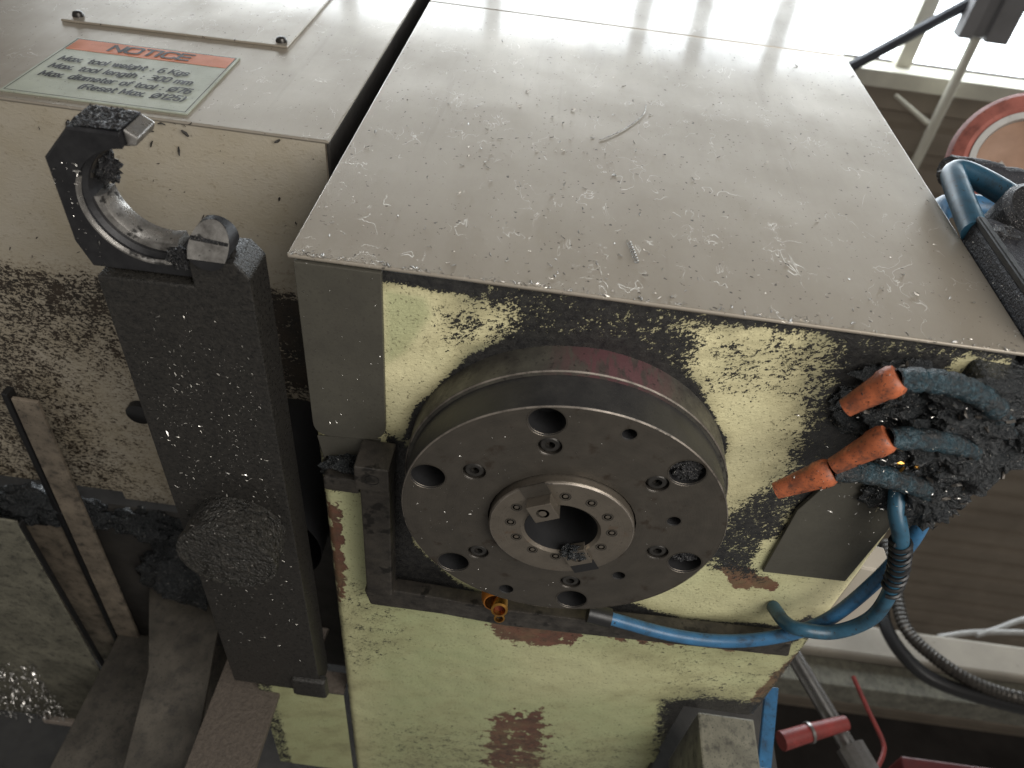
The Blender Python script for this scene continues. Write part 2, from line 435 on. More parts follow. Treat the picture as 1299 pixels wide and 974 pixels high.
# ------------------------------------------------------------------ hall roof (seen at right, mirrored in the covers)
RZ = 4.50
def ribbed(y0, y1, x0=-9., x1=9., pitch=.25):
    mb = MB(); prof = []; y = y0
    while y < y1 - 1e-6:
        prof += [(y, 0), (y + pitch * .55, 0), (y + pitch * .65, .045), (y + pitch * .90, .045)]
        y += pitch
    prof.append((y1, 0)); vs = []
    for yy, dz in prof: vs += [(x0, yy, RZ + dz), (x1, yy, RZ + dz)]
    return mb.add(vs, [(2 * i, 2 * i + 1, 2 * i + 3, 2 * i + 2) for i in range(len(prof) - 1)])
struct(ribbed(1.22, 9.2), 'roof', 'roof')
struct(ribbed(-8.0, -1.58), 'roof', 'roof')
struct(MB().box(-9, 9, 9.2, 9.3, -2.0, 4.5), 'wall', 'wall')
sky = thing('skylight', 'bright glazed skylight strip in the brown roof above the machine', 'skylight')
mull = [-3.4, -2.3, -1.35, -.47, .42, .77, 1.24, 2.02, 3.2, 4.4]
for i in range(len(mull) - 1):
    build(MB().box(mull[i] + .045, mull[i + 1] - .045, -1.54, 1.10, RZ + .10, RZ + .12), 'pane', 'skylight', sky)
for x in mull:
    build(MB().box(x - .045, x + .045, -1.58, 1.12, RZ + .04, RZ + .13), 'glazing_bar', 'cream' if x > 1.4 else 'steel_dark', sky)
build(MB().box(-3.3, 4.5, 1.12, 1.215, RZ - .06, RZ + .10), 'curb', 'cream', sky)
build(MB().box(-3.3, 4.5, -1.64, -1.585, RZ - .06, RZ + .10), 'curb', 'cream', sky)
br = build(MB().tube([(1.50, 1.225, 4.36), (2.30, .555, 4.36)], .032, 6), 'roof_brace', 'steel_dark')
tag(br, 'dark diagonal steel brace crossing the bright skylight', 'brace')
pu = thing('roof_strut', 'pale pipe strut under the roof hanging from a grey channel', 'strut')
build(MB().tube([(2.248, 2.05, 4.30), (2.236, .84, 4.30)], .030, 12), 'pipe', 'cream', pu, smooth=.6)
g = MB().box(2.125, 2.20, -.2, .845, 4.27, 4.36); g.box(2.204, 2.27, -.2, .835, 4.30, 4.37); g.box(2.274, 2.395, -.2, .848, 4.26, 4.35)
build(g, 'channel', 'steel_grey', pu)
build(MB().tube([(1.99, 1.235, 4.40), (2.23, 1.36, 4.36)], [.012, .016], 8), 'hanger_rod', 'cream', pu)

# ------------------------------------------------------------------ spindle head
UZ = .047; FY = -.139; HL, HR = -.1676, .2300
head = thing('spindle_head', 'milling machine spindle head with beige front cover and worn cream-green underside', 'spindle head')
FR = [(-.168, -.142), (.225, -.146), (.240, -.137), (.146, -.134), (.061, -.131), (-.026, -.129), (-.069, -.128), (-.12, -.130)]
dirtShadeL = [
    ([(-.170, .185), (.235, .18), (.235, .62), (-.17, .62)], .25, .03),  # light falloff toward the rear painted in along with grime
    ([(-.02, .19), (.20, .18), (.20, .23), (.10, .245), (-.02, .24)], .34, .018),
    ([(-.17, .18), (-.125, .18), (-.115, .30), (-.17, .36)], .42, .025),
    ([(.12, .24), (.235, .22), (.235, .33), (.15, .33)], .38, .03),
    (FR, .86, .005),
    ([(-.072, -.140), (.064, -.140), (.062, -.113), (.062, -.085), (.024, -.098), (-.013, -.100), (-.040, -.092), (-.058, -.080), (-.052, -.106), (-.046, -.120), (-.066, -.123)], .67, .012),
    ([(-.090, -.118), (-.051, -.124), (-.052, -.104), (-.083, -.080), (-.092, -.097)], .50, .014),
    ([(-.108, -.002), (-.101, -.033), (-.068, -.085), (-.046, -.100), (-.014, -.110), (.025, -.108), (.066, -.086), (.097, -.042), (.100, 0), (.03, -.05), (-.018, -.06), (-.065, -.04)], .97, .0035),
    ([(.048, -.128), (.112, -.130), (.121, -.101), (.097, -.071), (.072, -.080)], .44, .016),
    ([(.105, -.132), (.140, -.130), (.155, -.054), (.163, .007), (.152, .055), (.138, -.021), (.122, -.089)], .54, .022),
    ([(.135, -.134), (.232, -.136), (.265, -.076), (.244, -.002), (.226, .029), (.177, -.005), (.158, .012), (.146, -.040), (.143, -.085)], .80, .014),
    ([(.196, -.1315), (.2285, -.1315), (.226, -.114), (.214, -.113), (.194, -.121)], .34, .004),
    ([(.118, .017), (.147, -.022), (.162, .044), (.164, .100), (.128, .096), (.106, .075)], .66, .014),
    ([(.150, .052), (.162, .048), (.168, .088), (.152, .085)], .25, .006),
    ([(-.119, -.010), (-.100, .010), (-.100, .115), (-.062, .163), (-.020, .182), (-.020, .205), (-.106, .188), (-.119, .176)], .92, .007),  # soft shadow cast by the flange, painted in with the dirt
    ([(-.096, .098), (-.078, .108), (-.072, .122), (-.082, .124), (-.098, .110)], .10, .003),
    ([(.030, .150), (.079, .155), (.119, .168), (.201, .158), (.216, .137), (.225, .155), (.215, .185), (.120, .190), (.020, .190)], .85, .008),
    ([(-.167, .020), (-.125, .020), (-.125, .060), (-.167, .060)], .60, .008),
    ([(-.172, -.14), (-.1655, -.14), (-.1655, .60), (-.172, .60)], .60, .003),
    ([(.140, .315), (.179, .296), (.235, .295), (.235, .34), (.185, .42), (.170, .48), (.150, .40)], .80, .012),
    ([(-.16, .44), (.16, .40), (.16, .62), (-.16, .62)], .40, .07),
    ([(-.165, .17), (-.12, .17), (-.10, .27), (-.165, .30)], .38, .03),
    ([(.224, .14), (.24, .14), (.24, .34), (.224, .34)], .62, .008),
]
rustL = [
    ([(.124, .090), (.138, .080), (.178, .100), (.180, .113), (.148, .115)], .85, .007),
    ([(-.039, .205), (-.021, .196), (.043, .198), (.053, .218), (.028, .246), (-.010, .248), (-.036, .236)], .78, .012),
    ([(.055, .195), (.20, .182), (.215, .205), (.07, .222)], .58, .010),
    ([(-.021, .394), (.031, .359), (.051, .419), (.051, .53), (-.019, .55), (-.026, .445)], .72, .022),
    ([(-.168, .070), (-.153, .070), (-.156, .209), (-.170, .224)], .72, .006),
    ([(.252, .180), (.236, .230), (.235, .33), (.215, .335), (.216, .260), (.226, .190)], .95, .006),
]
greenL = [
    ([(-.17, .02), (-.12, .02), (-.10, .13), (.0, .16), (.24, .17), (.24, .62), (-.17, .62)], .95, .06),
    ([(-.118, -.124), (-.095, -.122), (-.092, -.111), (-.107, -.080), (-.118, -.070)], .75, .003),
    ([(.10, .05), (.19, .05), (.2, .13), (.08, .14)], .55, .03),
    ([(-.02, .24), (.2, .22), (.2, .30), (.0, .34)], .60, .04),
]
def soften(L, k): return [(p, .22 + (v - .22) * .85, s_ * k + .006) for p, v, s_ in L]
def lays(base, L): return lambda X, Y: layers(X, Y, base, L)
xs = np.unique(np.r_[HL, HL + .0007, HL + .002, HL + .0045, np.arange(HL + .006, HR - .006, .0026), HR - .006, HR - .0045, HR - .002, HR - .0007, HR])
ys = np.r_[np.arange(FY + .002, .30, .0026), np.arange(.30, .64, .005)]
def caz(X, Y):
    d = np.minimum(X - HL, HR - X); r = .007; q = np.clip(r - d, 0, r)
    return UZ + r - np.sqrt(r * r - q * q) + .0006 * wob(X, Y, 60, 3)
cast = sheet('casting', xs, ys, caz, 'paint', {'dirt': lays(.22, dirtShadeL), 'smear': lays(.22, soften(dirtShadeL, 2.2)), 'rust': lays(.0, rustL), 'green': lays(.05, greenL)}, head,
             keep=lambda x, y: ~((x > .160 + (y - .318) * .02) & (y > .318)))
build(MB().box(HL, HL + .004, FY + .003, .64, UZ + .0075, 1.5), 'side_wall', 'dark', head)
build(MB().box(HR - .004, HR, FY + .003, .318, UZ + .0075, .40), 'side_wall', 'dark', head)
# front cover: folded sheet with a turned-under lip, and the upper cover above its seam
fc = MB()
fc.box(HL - .0025, HR + .0025, FY - .0025, FY, UZ - .0030, .4855)
fc.box(HR + .0005, HR + .0025, FY + .0002, FY + .30, UZ + .012, .4855)
build(fc, 'front_cover', 'cover', head, smooth=.6, bevel=.0011, bseg=2)
uc = MB().box(HL - .0025, HR + .0025, FY - .0025, FY, .4868, 1.5)
build(uc, 'upper_cover', 'cover', head, smooth=.6, bevel=.0009)
# cover plate at the left of the underside (rounded inner corner), filler strip behind it
def rounded(poly, r, which, n=6):
    out = []
    for i, p in enumerate(poly):
        if i not in which: out.append(p); continue
        a = Vector(poly[i - 1]); b = Vector(p); c = Vector(poly[(i + 1) % len(poly)])
        u = (a - b).normalized() * r; w = (c - b).normalized() * r
        for k in range(n + 1):
            t = k / n; q = (b + u) * (1 - t) ** 2 + b * 2 * t * (1 - t) + (b + w) * t * t; out.append((q.x, q.y))
    return out
build(MB().prism(rounded([(-.1665, FY + .001), (-.1188, FY + .001), (-.1188, -.005), (-.1665, -.001)], .013, [2, 3]), .0425, UZ - .0005),
      'cover_plate', 'plate', head, smooth=.6, bevel=.0006)
build(MB().prism([(-.1655, .002), (-.1225, -.003), (-.1255, .0205), (-.148, .0215), (-.1625, .0245)], .0448, UZ - .0008), 'filler_plate', 'plate', head, bevel=.0004)
# service plate at the right with one screw
pr = build(MB().prism([(.170, -.030), (.1585, .010), (.1590, .0835), (.2196, .0815), (.2230, .017), (.218, -.030)], .0430, UZ - .0006), 'service_plate', 'plate', head, bevel=.0006)
def screw(parent, x, y, z, R, name='bolt', m='bolt', depth=.003, axis=(0, 0, -1)):
    """socket cap screw seen from below, in a shallow counterbore"""
    A = at(x, y, z, axis); s = 6
    mb = MB().lathe([(R * .50, -depth), (R * .50, -.0002), (R * .86, -.0002), (R, -.0008), (R, -depth * 1.3)], 24, A)
    mb.lathe([(0, -depth), (R * .52, -depth)], 6, A)
    return build(mb, name, m, parent, smooth=.5)
screw(pr, .2029, -.0085, .0425, .0058)
# flange
flange = build(MB().lathe([(.1028, UZ + .004), (.1028, .0262), (.1018, .0252), (.0985, .0250)], 128), 'spindle_collar', 'flange_collar', head, smooth=.5)
# face with its bores cut as real holes
HOLES = [(-.0199, -.0863), (.0633, -.0606), (.0832, .0244), (.0194, .0850), (-.0648, .0592), (-.0838, -.0268)]
BOLTS = [(-.0158, -.0672), (.0490, -.0478), (.0640, .0172), (.0152, .0640), (-.0490, .0436), (-.0566, -.0369)]
SMALL = [(.0253, -.0852), (.0664, -.0160), (.0454, .0487), (-.0268, .0832)]
def drilled(name, outer, holes, z, mat, parent, seg=128, depth=.012, zt=None, wall=None, bm_mat=None):
    bm = bmesh.new(); edges = []
    def loop(cx, cy, r, n):
        vs = [bm.verts.new((cx + r * math.cos(2 * PI * i / n), cy + r * math.sin(2 * PI * i / n), z)) for i in range(n)]
        es = [bm.edges.new((vs[i], vs[(i + 1) % n])) for i in range(n)]
        edges.extend(es); return vs
    loop(0, 0, outer, seg); rims = []
    for (cx, cy, r) in holes: rims.append(loop(cx, cy, r, 32 if r > .004 else 18))
    bmesh.ops.triangle_fill(bm, edges=edges, use_beauty=True)
    dead = [f for f in bm.faces if any(math.hypot(f.calc_center_median().x - a, f.calc_center_median().y - b) < r * .995 for a, b, r in holes)]
    bmesh.ops.delete(bm, geom=dead, context='FACES')
    for f in bm.faces:
        if f.normal.z > 0: f.normal_flip()
    me = bpy.data.meshes.new(name); bm.to_mesh(me); bm.free(); me.materials.append(M[mat])
    return link(bpy.data.objects.new(name, me), parent)
holes = [(x, y, .0105) for x, y in HOLES] + [(x, y, .0070) for x, y in BOLTS] + [(x, y, .0042 if i != 3 else .0050) for i, (x, y) in enumerate(SMALL)] + [(0, 0, .0458)]
fl = drilled('spindle_flange', .0992, holes, 0.0, 'flange_face', head)
build(MB().lathe([(.1000, .0250), (.1000, .0009), (.0992, .0000)], 128), 'flange_side', 'flange_side', fl, smooth=.5)
eg = build(MB().lathe([(.10003, .0007), (.0995, -.00012), (.0993, -.00012)], 128), 'worn_edge', 'edge', fl, smooth=.9)
eg = build(MB().lathe([(.1029, .0258), (.1024, .0250), (.1021, .0250)], 128), 'worn_edge', 'edge', flange, smooth=.9)
for x, y, r in holes[:-1]:
    big = r > .009; bolt = .006 < r < .009
    d = .018 if big else (.0036 if bolt else .008)
    build(MB().lathe([(r + .0006, -.0001), (r, .0006), (r, d), (0, d)], 32, at(x, y, 0)), 'bore', 'bar' if bolt else 'hole', fl, smooth=.6)
    if big: build(MB().lathe([(r + .0007, -.0002), (r - .0001, .0008)], 32, at(x, y, 0)), 'bore_rim', 'ring', fl, smooth=.9)
    if bolt: screw(fl, x, y, .0006, .0058)
def clump(name, parent, cx, cy, cz, rx, ry, rz, mat, n=26, amp=.35, freq=3.0, seed=0, **k):
    octv = 3 if mat == 'sludge' else 5
    """lumpy mass, flattened ellipsoid displaced by noise"""
    vs = []; fs = []
    for i in range(n + 1):
        th = PI * i / n
        for j in range(2 * n):
            ph = PI * j / n
            d = Vector((math.sin(th) * math.cos(ph), math.sin(th) * math.sin(ph), math.cos(th)))
            q = 1 + amp * mnoise.fractal(d * freq + Vector((seed * 3.1, seed, 0)), 1.0, 2.0, octv)
            vs.append((cx + rx * d.x * q, cy + ry * d.y * q, cz + rz * d.z * q))
    for i in range(n):
        for j in range(2 * n):
            l = (j + 1) % (2 * n)
            fs.append((i * 2 * n + j, i * 2 * n + l, (i + 1) * 2 * n + l, (i + 1) * 2 * n + j))
    return build(MB().add(vs, fs), name, mat, parent, smooth=1.2, **k)
clump('chip_plug', fl, .0640, -.0600, .006, .0098, .0098, .005, 'grit', 18, .5, 3, 1, label='packed chips filling the right bore')
clump('chip_plug', fl, .0825, .0215, .007, .0090, .0075, .005, 'grit', 18, .5, 3, 2, label='packed chips half filling a bore')
# spindle nose ring with taper bore, screws and drive keys
ring = build(MB().lathe([(.0452, .006), (.0447, .0004), (.0447, -.0050), (.0437, -.0060), (.0246, -.0060), (.0226, -.0045), (.0210, .010), (.0150, .060), (0, .060)], 96),
             'spindle_ring', 'ring', head, smooth=.5)
build(MB().lathe([(.0224, -.0046), (.0209, .010), (.0149, .058), (0, .058)], 64), 'taper_bore', 'hole', ring, smooth=.6)
build(MB().lathe([(.04475, -.0047), (.0438, -.0061), (.0435, -.0061)], 96), 'worn_edge', 'edge', ring, smooth=.9)
build(MB().lathe([(.0458, .0002), (.0458, .006), (.0450, .006)], 96), 'ring_gap', 'hole', ring)
for x, y in [(-.0290, -.0165), (-.0312, -.0015), (-.0262, .0128), (-.0148, .0240), (.0006, .0278), (.0270, .0115), (.0308, -.0042), (.0256, -.0190), (.0140, -.0300), (-.0018, -.0328)]:
    build(MB().lathe([(.0034, -.0001), (.0030, -.0062 + .0062)], 16, at(x, y, -.0062)), 'screw_rim', 'bolt', ring)
    screw(ring, x, y, -.0062, .0029, 'screw', 'bolt', .0016)
def drive_key(ang, zface, slot=True):
    ca, sa = math.cos(ang), math.sin(ang)
    def pl(r, w): return (ca * r - sa * w, sa * r + ca * w)
    H = .0078
    k = build(MB().prism([pl(.0200, -H), (pl(.0345, -H)), pl(.0345, H), pl(.0200, H)], zface, -.002), 'drive_key', 'ring', ring, bevel=.0004)
    build(MB().prism([pl(.0347, -H * 1.06), pl(.0449, -H * 1.06), pl(.0449, H * 1.06), pl(.0347, H * 1.06)], -.0064, -.0055), 'key_slot', 'hole' if not slot else 'flange_face', ring)
    x, y = pl(.0272, 0); screw(k, x, y, zface - .0002, .0046, 'screw', 'bolt', .0022)
    return k
ka = math.atan2(-.0290, -.0167)
drive_key(ka, -.0135); drive_key(ka + PI, -.0085, False)
clump('chip_plug', ring, .0115, .0205, -.0065, .0085, .0052, .0035, 'sludge', 16, .6, 4, 5, label='oily chips stuck at the bore edge')
# brass air-blast fitting and little nipple by the bracket
ft = thing('brass_fitting', 'small amber and brass tube fitting below the spindle flange', 'fitting')
A = at(-.0335, .122, .012, (.10, -.25, -1))
build(MB().lathe([(.0092, -.030), (.0092, -.002), (.0078, .001), (.0070, .001)], 24, A), 'collar', 'amber', ft, smooth=.5)
A2 = at(-.0290, .118, .0035, (.05, -.35, -1))
build(MB().lathe([(.0062, -.010), (.0062, 0), (.0045, .0006), (.0042, -.004)], 24, A2), 'ring', 'brass', ft, smooth=.5)
build(MB().lathe([(.0044, -.004), (0, -.004)], 20, A2), 'bore', 'maroon', ft)
nb = thing('brass_nipple', 'tiny brass nipple under the amber fitting', 'nipple')
A3 = at(-.0275, .150, .015, (.05, -.35, -1))
build(MB().lathe([(.0042, -.020), (.0042, 0), (.0030, .0004), (.0026, -.004)], 20, A3), 'ring', 'brass', nb, smooth=.5)
build(MB().lathe([(.0028, -.003), (0, -.003)], 16, A3), 'bore', 'hole', nb)
# rear ledge of the casting at lower left, hanging block at lower right
rl = sheet('casting_ledge', np.arange(-.262, -.166, .006), np.arange(.405, .62, .006), lambda X, Y: .050 + 0 * X, 'paint',
           {'dirt': lambda X, Y: .30 + .25 * (X < -.245), 'smear': lambda X, Y: .34 + 0 * X, 'rust': lambda X, Y: 0.2 * (X < -.245) + 0 * X, 'green': lambda X, Y: .9 + 0 * X}, head)
build(MB().box(-.262, -.172, .402, .405, .0505, .072), 'ledge_wall', 'rusty', head)  # dark brown stands in for the shadowed side of the casting
lug = build(MB().prism([(.2302, .075), (.256, .078), (.274, .141), (.252, .172), (.2302, .175)], UZ + .006, UZ + .03), 'casting_lug', 'beam', head, bevel=.002)
hb = build(MB().box(.177, .2318, .330, .45, -.030, .0485), 'hanging_block', 'guard', bevel=.002)
tag(hb, 'plain grey-olive block hanging behind the casting at bottom right', 'block')
gz = build(MB().box(.16, .30, .46, .50, -.2, .2), 'dark_backplate', 'dark')
tag(gz, 'dark back plate behind the grey hanging block', 'plate')

# L bracket: bar down the left of the flange, bar running right behind it
bk = thing('pipe_bracket', 'oily black L-shaped bracket bar wrapped around the left and rear of flange', 'bracket')
build(MB().box(-.1335, -.1130, .010, .158, .026, .0415), 'upright_bar', 'bar', bk, smooth=.6, bevel=.0016)
blk = build(MB().box(-.1345, -.1115, -.004, .019, .018, .0430), 'end_block', 'bar', bk, smooth=.6, bevel=.0016)
build(MB().lathe([(.0045, -.0004), (.0045, .006), (0, .006)], 20, at(-.1225, .0065, .0179)), 'socket', 'hole', blk)
build(MB().box(-.160, -.1348, .026, .040, .030, .0425), 'side_lug', 'bar', bk, smooth=.6, bevel=.0025)
build(MB().prism([(-.1365, .1590), (-.1120, .1545), (-.0747, .1565), (-.0238, .1610), (.06, .1590), (.2030, .1530), (.2075, .1730), (.06, .1810), (-.0216, .1850), (-.0739, .1800), (-.1320, .1800)], .0285, .0415),
      'cross_rail', 'bar', bk, smooth=.6, bevel=.0022)
clump('bracket_sludge', bk, -.146, .028, .042, .016, .012, .007, 'sludge', 16, .5, 3, 4, label='black sludge caked on the bracket lug')

# ------------------------------------------------------------------ coolant nozzles at the right of the underside
def nozzle(label, hose, tip0, tip1, r0=.0073):
    t = thing('coolant_nozzle', label, 'nozzle', group='orange-tipped coolant nozzles')
    P = spline(hose, 12); L = [0.]
    for i in range(1, len(P)): L.append(L[-1] + (P[i] - P[i - 1]).length)
    def pt(s):
        s = max(0, min(L[-1], s))
        for i in range(1, len(P)):
            if L[i] >= s:
                return P[i - 1].lerp(P[i], (s - L[i - 1]) / max(1e-9, L[i] - L[i - 1]))
        return P[-1]
    n = max(4, int(L[-1] / .0125)); step = L[-1] / n
    for k in range(n):
        a, b = pt(k * step), pt((k + 1) * step + .001); d = b - a; l = d.length
        mb = MB().lathe([(.0050, -.002), (.0060, .0003), (.0065, l * .08), (.0065, l * .52), (.0058, l * .62), (.0056, l * .82), (.0060, l * .98), (.0050, l * 1.02)], 20,
                        Matrix.Translation(a) @ Vector((0, 0, 1)).rotation_difference(d).to_matrix().to_4x4())
        build(mb, 'segment', 'hose', t, smooth=.7)
    a, b = Vector(tip0), Vector(tip1); d = b - a; l = d.length
    A = Matrix.Translation(a) @ Vector((0, 0, 1)).rotation_difference(d).to_matrix().to_4x4()
    tp = build(MB().lathe([(.0, -.0008), (.0070, -.001), (r0 * 1.02, .0), (r0 * 1.12, .0015), (r0 * 1.12, l * .22), (r0, l * .30), (.0054, l * .86), (.0050, l), (.0038, l), (.0034, l * .8)], 28, A), 'tip', 'orange', t, smooth=.5)
    build(MB().lathe([(.0036, l * .93), (0, l * .93)], 20, A), 'orifice', 'hole', tp)
    return t
nozzle('orange-tipped coolant nozzle nearest the front cover, uppermost of three', [(.236, -.098, .030), (.214, -.120, .024), (.188, -.134, .018), (.166, -.140, .012), (.1500, -.1395, .0100)], (.1500, -.1400, .0105), (.1330, -.1160, .0100))
nozzle('chip-spattered orange coolant nozzle, middle of three', [(.240, -.070, .034), (.222, -.084, .026), (.198, -.094, .018), (.178, -.098, .013), (.1635, -.0985, .0100)], (.1630, -.0985, .0105), (.1440, -.0715, .0100))
nozzle('orange coolant nozzle reaching closest to the flange, lowest of three', [(.228, -.034, .032), (.206, -.052, .022), (.181, -.062, .016), (.160, -.068, .012), (.1450, -.0665, .0100)], (.1445, -.0665, .0105), (.1205, -.0445, .0100))
mf = thing('coolant_manifold', 'grimy black coolant manifold block at the right edge of the head', 'manifold')
build(MB().prism([(.205, -.132), (.250, -.128), (.256, -.080), (.238, -.015), (.214, -.010), (.202, -.060)], .028, .060), 'body', 'sludge', mf, bevel=.004)
build(MB().prism([(.236, -.122), (.251, -.112), (.250, -.086), (.239, -.098)], .0255, .030), 'bare_patch', 'tan', mf, bevel=.001)
for i, (x, y, z, a, b, c) in enumerate([(.190, -.085, .044, .032, .018, .013), (.178, -.112, .043, .026, .013, .010), (.205, -.085, .030, .020, .016, .012), (.212, -.055, .032, .018, .016, .012), (.160, -.090, .047, .016, .012, .006), (.214, -.106, .036, .030, .022, .016), (.226, -.070, .034, .026, .026, .017), (.196, -.068, .040, .030, .014, .014),
                                        (.222, -.035, .036, .020, .022, .016), (.170, -.080, .047, .022, .012, .010), (.243, -.095, .034, .014, .024, .014), (.205, -.022, .044, .018, .014, .008)]):
    clump('sludge_mass', mf, x, y, z, a, b, c, 'sludge', 22, .55, 2.6, i + 11)
# ------------------------------------------------------------------ blue tubes
ta = thing('air_tube', 'bright blue air tube lying along the rear bracket bar', 'tube')
build(MB().tube(spline([(.055, .1460, .026), (.107, .1500, .021), (.150, .1460, .020), (.188, .1300, .022), (.214, .1050, .026), (.229, .0560, .030), (.233, .0130, .032), (.232, -.017, .036)], 10), .0051, 16), 'hose', 'tube', ta, smooth=.8)
build(MB().tube([(.040, .1445, .027), (.058, .1463, .0258)], .0075, 14), 'end_collar', 'black', ta, smooth=.8)
tb = thing('coolant_tube', 'darker blue tube looping under the service plate with a black spiral wrap', 'tube')
pb = spline([(.182, .128, .044), (.184, .116, .024), (.192, .1080, .015), (.215, .1030, .014), (.2310, .0770, .014), (.2275, .0330, .016), (.2145, -.0050, .018), (.2055, -.024, .026), (.206, -.040, .046)], 10)
build(MB().tube(pb, .0052, 16), 'hose', 'tube_dark', tb, smooth=.8)
sp = []; W0, W1 = 47, 60
for i in range(140):
    u = W0 + (W1 - W0) * i / 139; k = int(u); q = pb[k].lerp(pb[min(k + 1, len(pb) - 1)], u - k)
    d = (pb[min(k + 1, len(pb) - 1)] - pb[k]).normalized(); e1 = d.orthogonal().normalized(); e2 = d.cross(e1)
    a = i / 139 * 2 * PI * 9; sp.append(q + (e1 * math.cos(a) + e2 * math.sin(a)) * .0058)
build(MB().tube(sp, .0016, 7), 'spiral_wrap', 'black', tb, smooth=.8)

# ------------------------------------------------------------------ valve block, hoses and lever at the right of the head
vb = thing('valve_block', 'soot-black valve block bolted to the right side of the front cover', 'valve block')
VY = -.150
def face_prism(poly, y0, y1):          # polygon in x, z extruded along y
    mb = MB(); n = len(poly)
    return mb.add([(x, y0, z) for x, z in poly] + [(x, y1, z) for x, z in poly],
                  [tuple(range(n)), tuple(range(n, 2 * n))[::-1]] + [(i, (i + 1) % n, n + (i + 1) % n, n + i) for i in range(n)])
build(face_prism([(.2335, .165), (.2335, .048), (.30, .048), (.30, .128), (.250, .169)], VY - .004, -.09), 'body', 'lever', vb, bevel=.0025)
build(face_prism([(.2345, .160), (.2345, .056), (.2395, .052), (.2400, .160)], VY - .0085, VY - .0030), 'edge_strip', 'black', vb, bevel=.0012)
build(MB().lathe([(.019, -.03), (.019, .012), (.015, .016), (.008, .016), (.008, .010), (0, .010)], 28, at(.279, -.148, .186, (-.1, -1, -.5))), 'knurled_cap', 'grit', vb, smooth=.6)
build(MB().lathe([(.013, -.03), (.013, .010), (.010, .013), (0, .013)], 24, at(.283, -.150, .118, (-.1, -1, -.4))), 'fitting_cap', 'lever', vb, smooth=.6)
clump('chip_crust', vb, .250, -.152, .150, .012, .004, .010, 'grit', 16, .5, 3, 31)
clump('chip_crust', vb, .272, -.153, .100, .013, .004, .012, 'grit', 16, .5, 3, 33)
h1 = build(MB().tube(spline([(.2375, -.148, .158), (.2395, -.150, .185), (.2440, -.151, .218), (.2480, -.151, .234), (.2560, -.152, .236), (.2700, -.153, .215), (.2850, -.154, .178), (.3000, -.155, .140), (.315, -.155, .11)], 8), .0082, 16), 'bent_hose', 'tube_dark', smooth=.8)
tag(h1, 'blue hose bent in a hairpin above the black valve block', 'hose')
h2 = build(MB().tube(spline([(.240, -.105, .205), (.268, -.108, .262), (.292, -.110, .272), (.325, -.112, .262), (.36, -.112, .235)], 8), .0095, 16), 'rear_hose', 'tube', smooth=.8)
tag(h2, 'pale blue hose emerging from behind the front cover edge', 'hose')
lv = thing('valve_lever', 'black soot-caked lever handle above the bent blue hose', 'lever')
build(MB().tube(spline([(.3080, -.100, .352), (.3160, -.1, .3545), (.336, -.100, .3545), (.352, -.100, .3500), (.366, -.1, .352), (.42, -.1, .360)], 6), [.010] + [.0135] * 17 + [.0115] * 7 + [.0095] * 6, 14), 'handle', 'lever', lv, smooth=.8)
clump('soot_cake', lv, .318, -.100, .3555, .015, .013, .014, 'grit', 16, .35, 3, 41)
# red round housing far behind
rh = thing('red_reel', 'round red reel with a white rim beyond the blue hoses', 'reel')
RA = Matrix.Translation((.5447, 0, .6406)) @ Vector((0, 0, 1)).rotation_difference(Vector((-.45, -.50, -.78))).to_matrix().to_4x4()
build(MB().lathe([(.058, -.02), (.058, .008), (.064, .012), (.078, .006), (.084, -.006), (.084, -.03)], 64, RA), 'flange', 'red', rh, smooth=.6)
build(MB().lathe([(.050, -.02), (.050, .011), (.0575, .011), (.0575, -.02)], 64, RA), 'rim', 'white', rh, smooth=.6)
build(MB().lathe([(.0495, -.004), (.030, -.012), (0, -.012)], 48, RA), 'drum', 'peach', rh, smooth=.6)
build(MB().add([RA @ Vector(v) for v in ((-.047, .012, -.002), (-.030, .036, -.002), (-.004, .020, -.008), (-.022, -.006, -.008))], [(0, 1, 2, 3)]), 'strap', 'grey_panel', rh)
gp = build(MB().box(.555, .80, .07, .09, .22, .665), 'grey_cabinet', 'grey_panel', bevel=.003)
tag(gp, 'plain warm grey cabinet side behind the blue hoses at right', 'cabinet')

# ------------------------------------------------------------------ tool magazine cover at upper left
MZ = .181; MR = -.1850
mag = thing('magazine_cover', 'beige tool magazine cover with a notice plate at upper left', 'cover')
mc = MB().box(-.95, MR, FY, FY + .0025, MZ, 1.5)
build(mc, 'front_panel', 'cover', mag, smooth=.6, bevel=.0012)
build(MB().box(MR - .0025, MR, FY + .0027, .30, MZ + .002, 1.5), 'side_panel', 'dark', mag, smooth=.6, bevel=.0008)  # dark colour stands in for the shade in the gap beside the head
xs2 = np.arange(-.80, MR - .001, .004); ys2 = np.arange(FY + .0006, .304, .004)
md = [([(-.9, .012), (-.45, .012), (-.20, .004), (-.15, .30), (-.15, .5), (-.9, .5)], .51, .030),
      ([(-.9, .006), (-.45, .006), (-.20, -.004), (-.20, .030), (-.45, .040), (-.9, .045)], .58, .026),
      ([(-.46, .10), (-.38, .10), (-.30, .30), (-.42, .31)], .36, .05), ([(-.55, .04), (-.46, .05), (-.47, .16), (-.60, .16)], .52, .04),
      ([(-.24, .0), (-.18, .0), (-.18, .1), (-.24, .1)], .75, .02)]
sheet('underside', xs2, ys2, lambda X, Y: MZ + .001 + 0 * X, 'splash', {'dirt': lays(.16, md)}, mag,
      keep=lambda x, y: ~((x < -.435) & (y > .290)))
build(MB().lathe([(.012, -.004), (.012, .006), (.009, .008), (0, .008)], 20, at(-.383, .156, MZ, (0, 0, -1))), 'bolt_head', 'black', mag, smooth=.6)
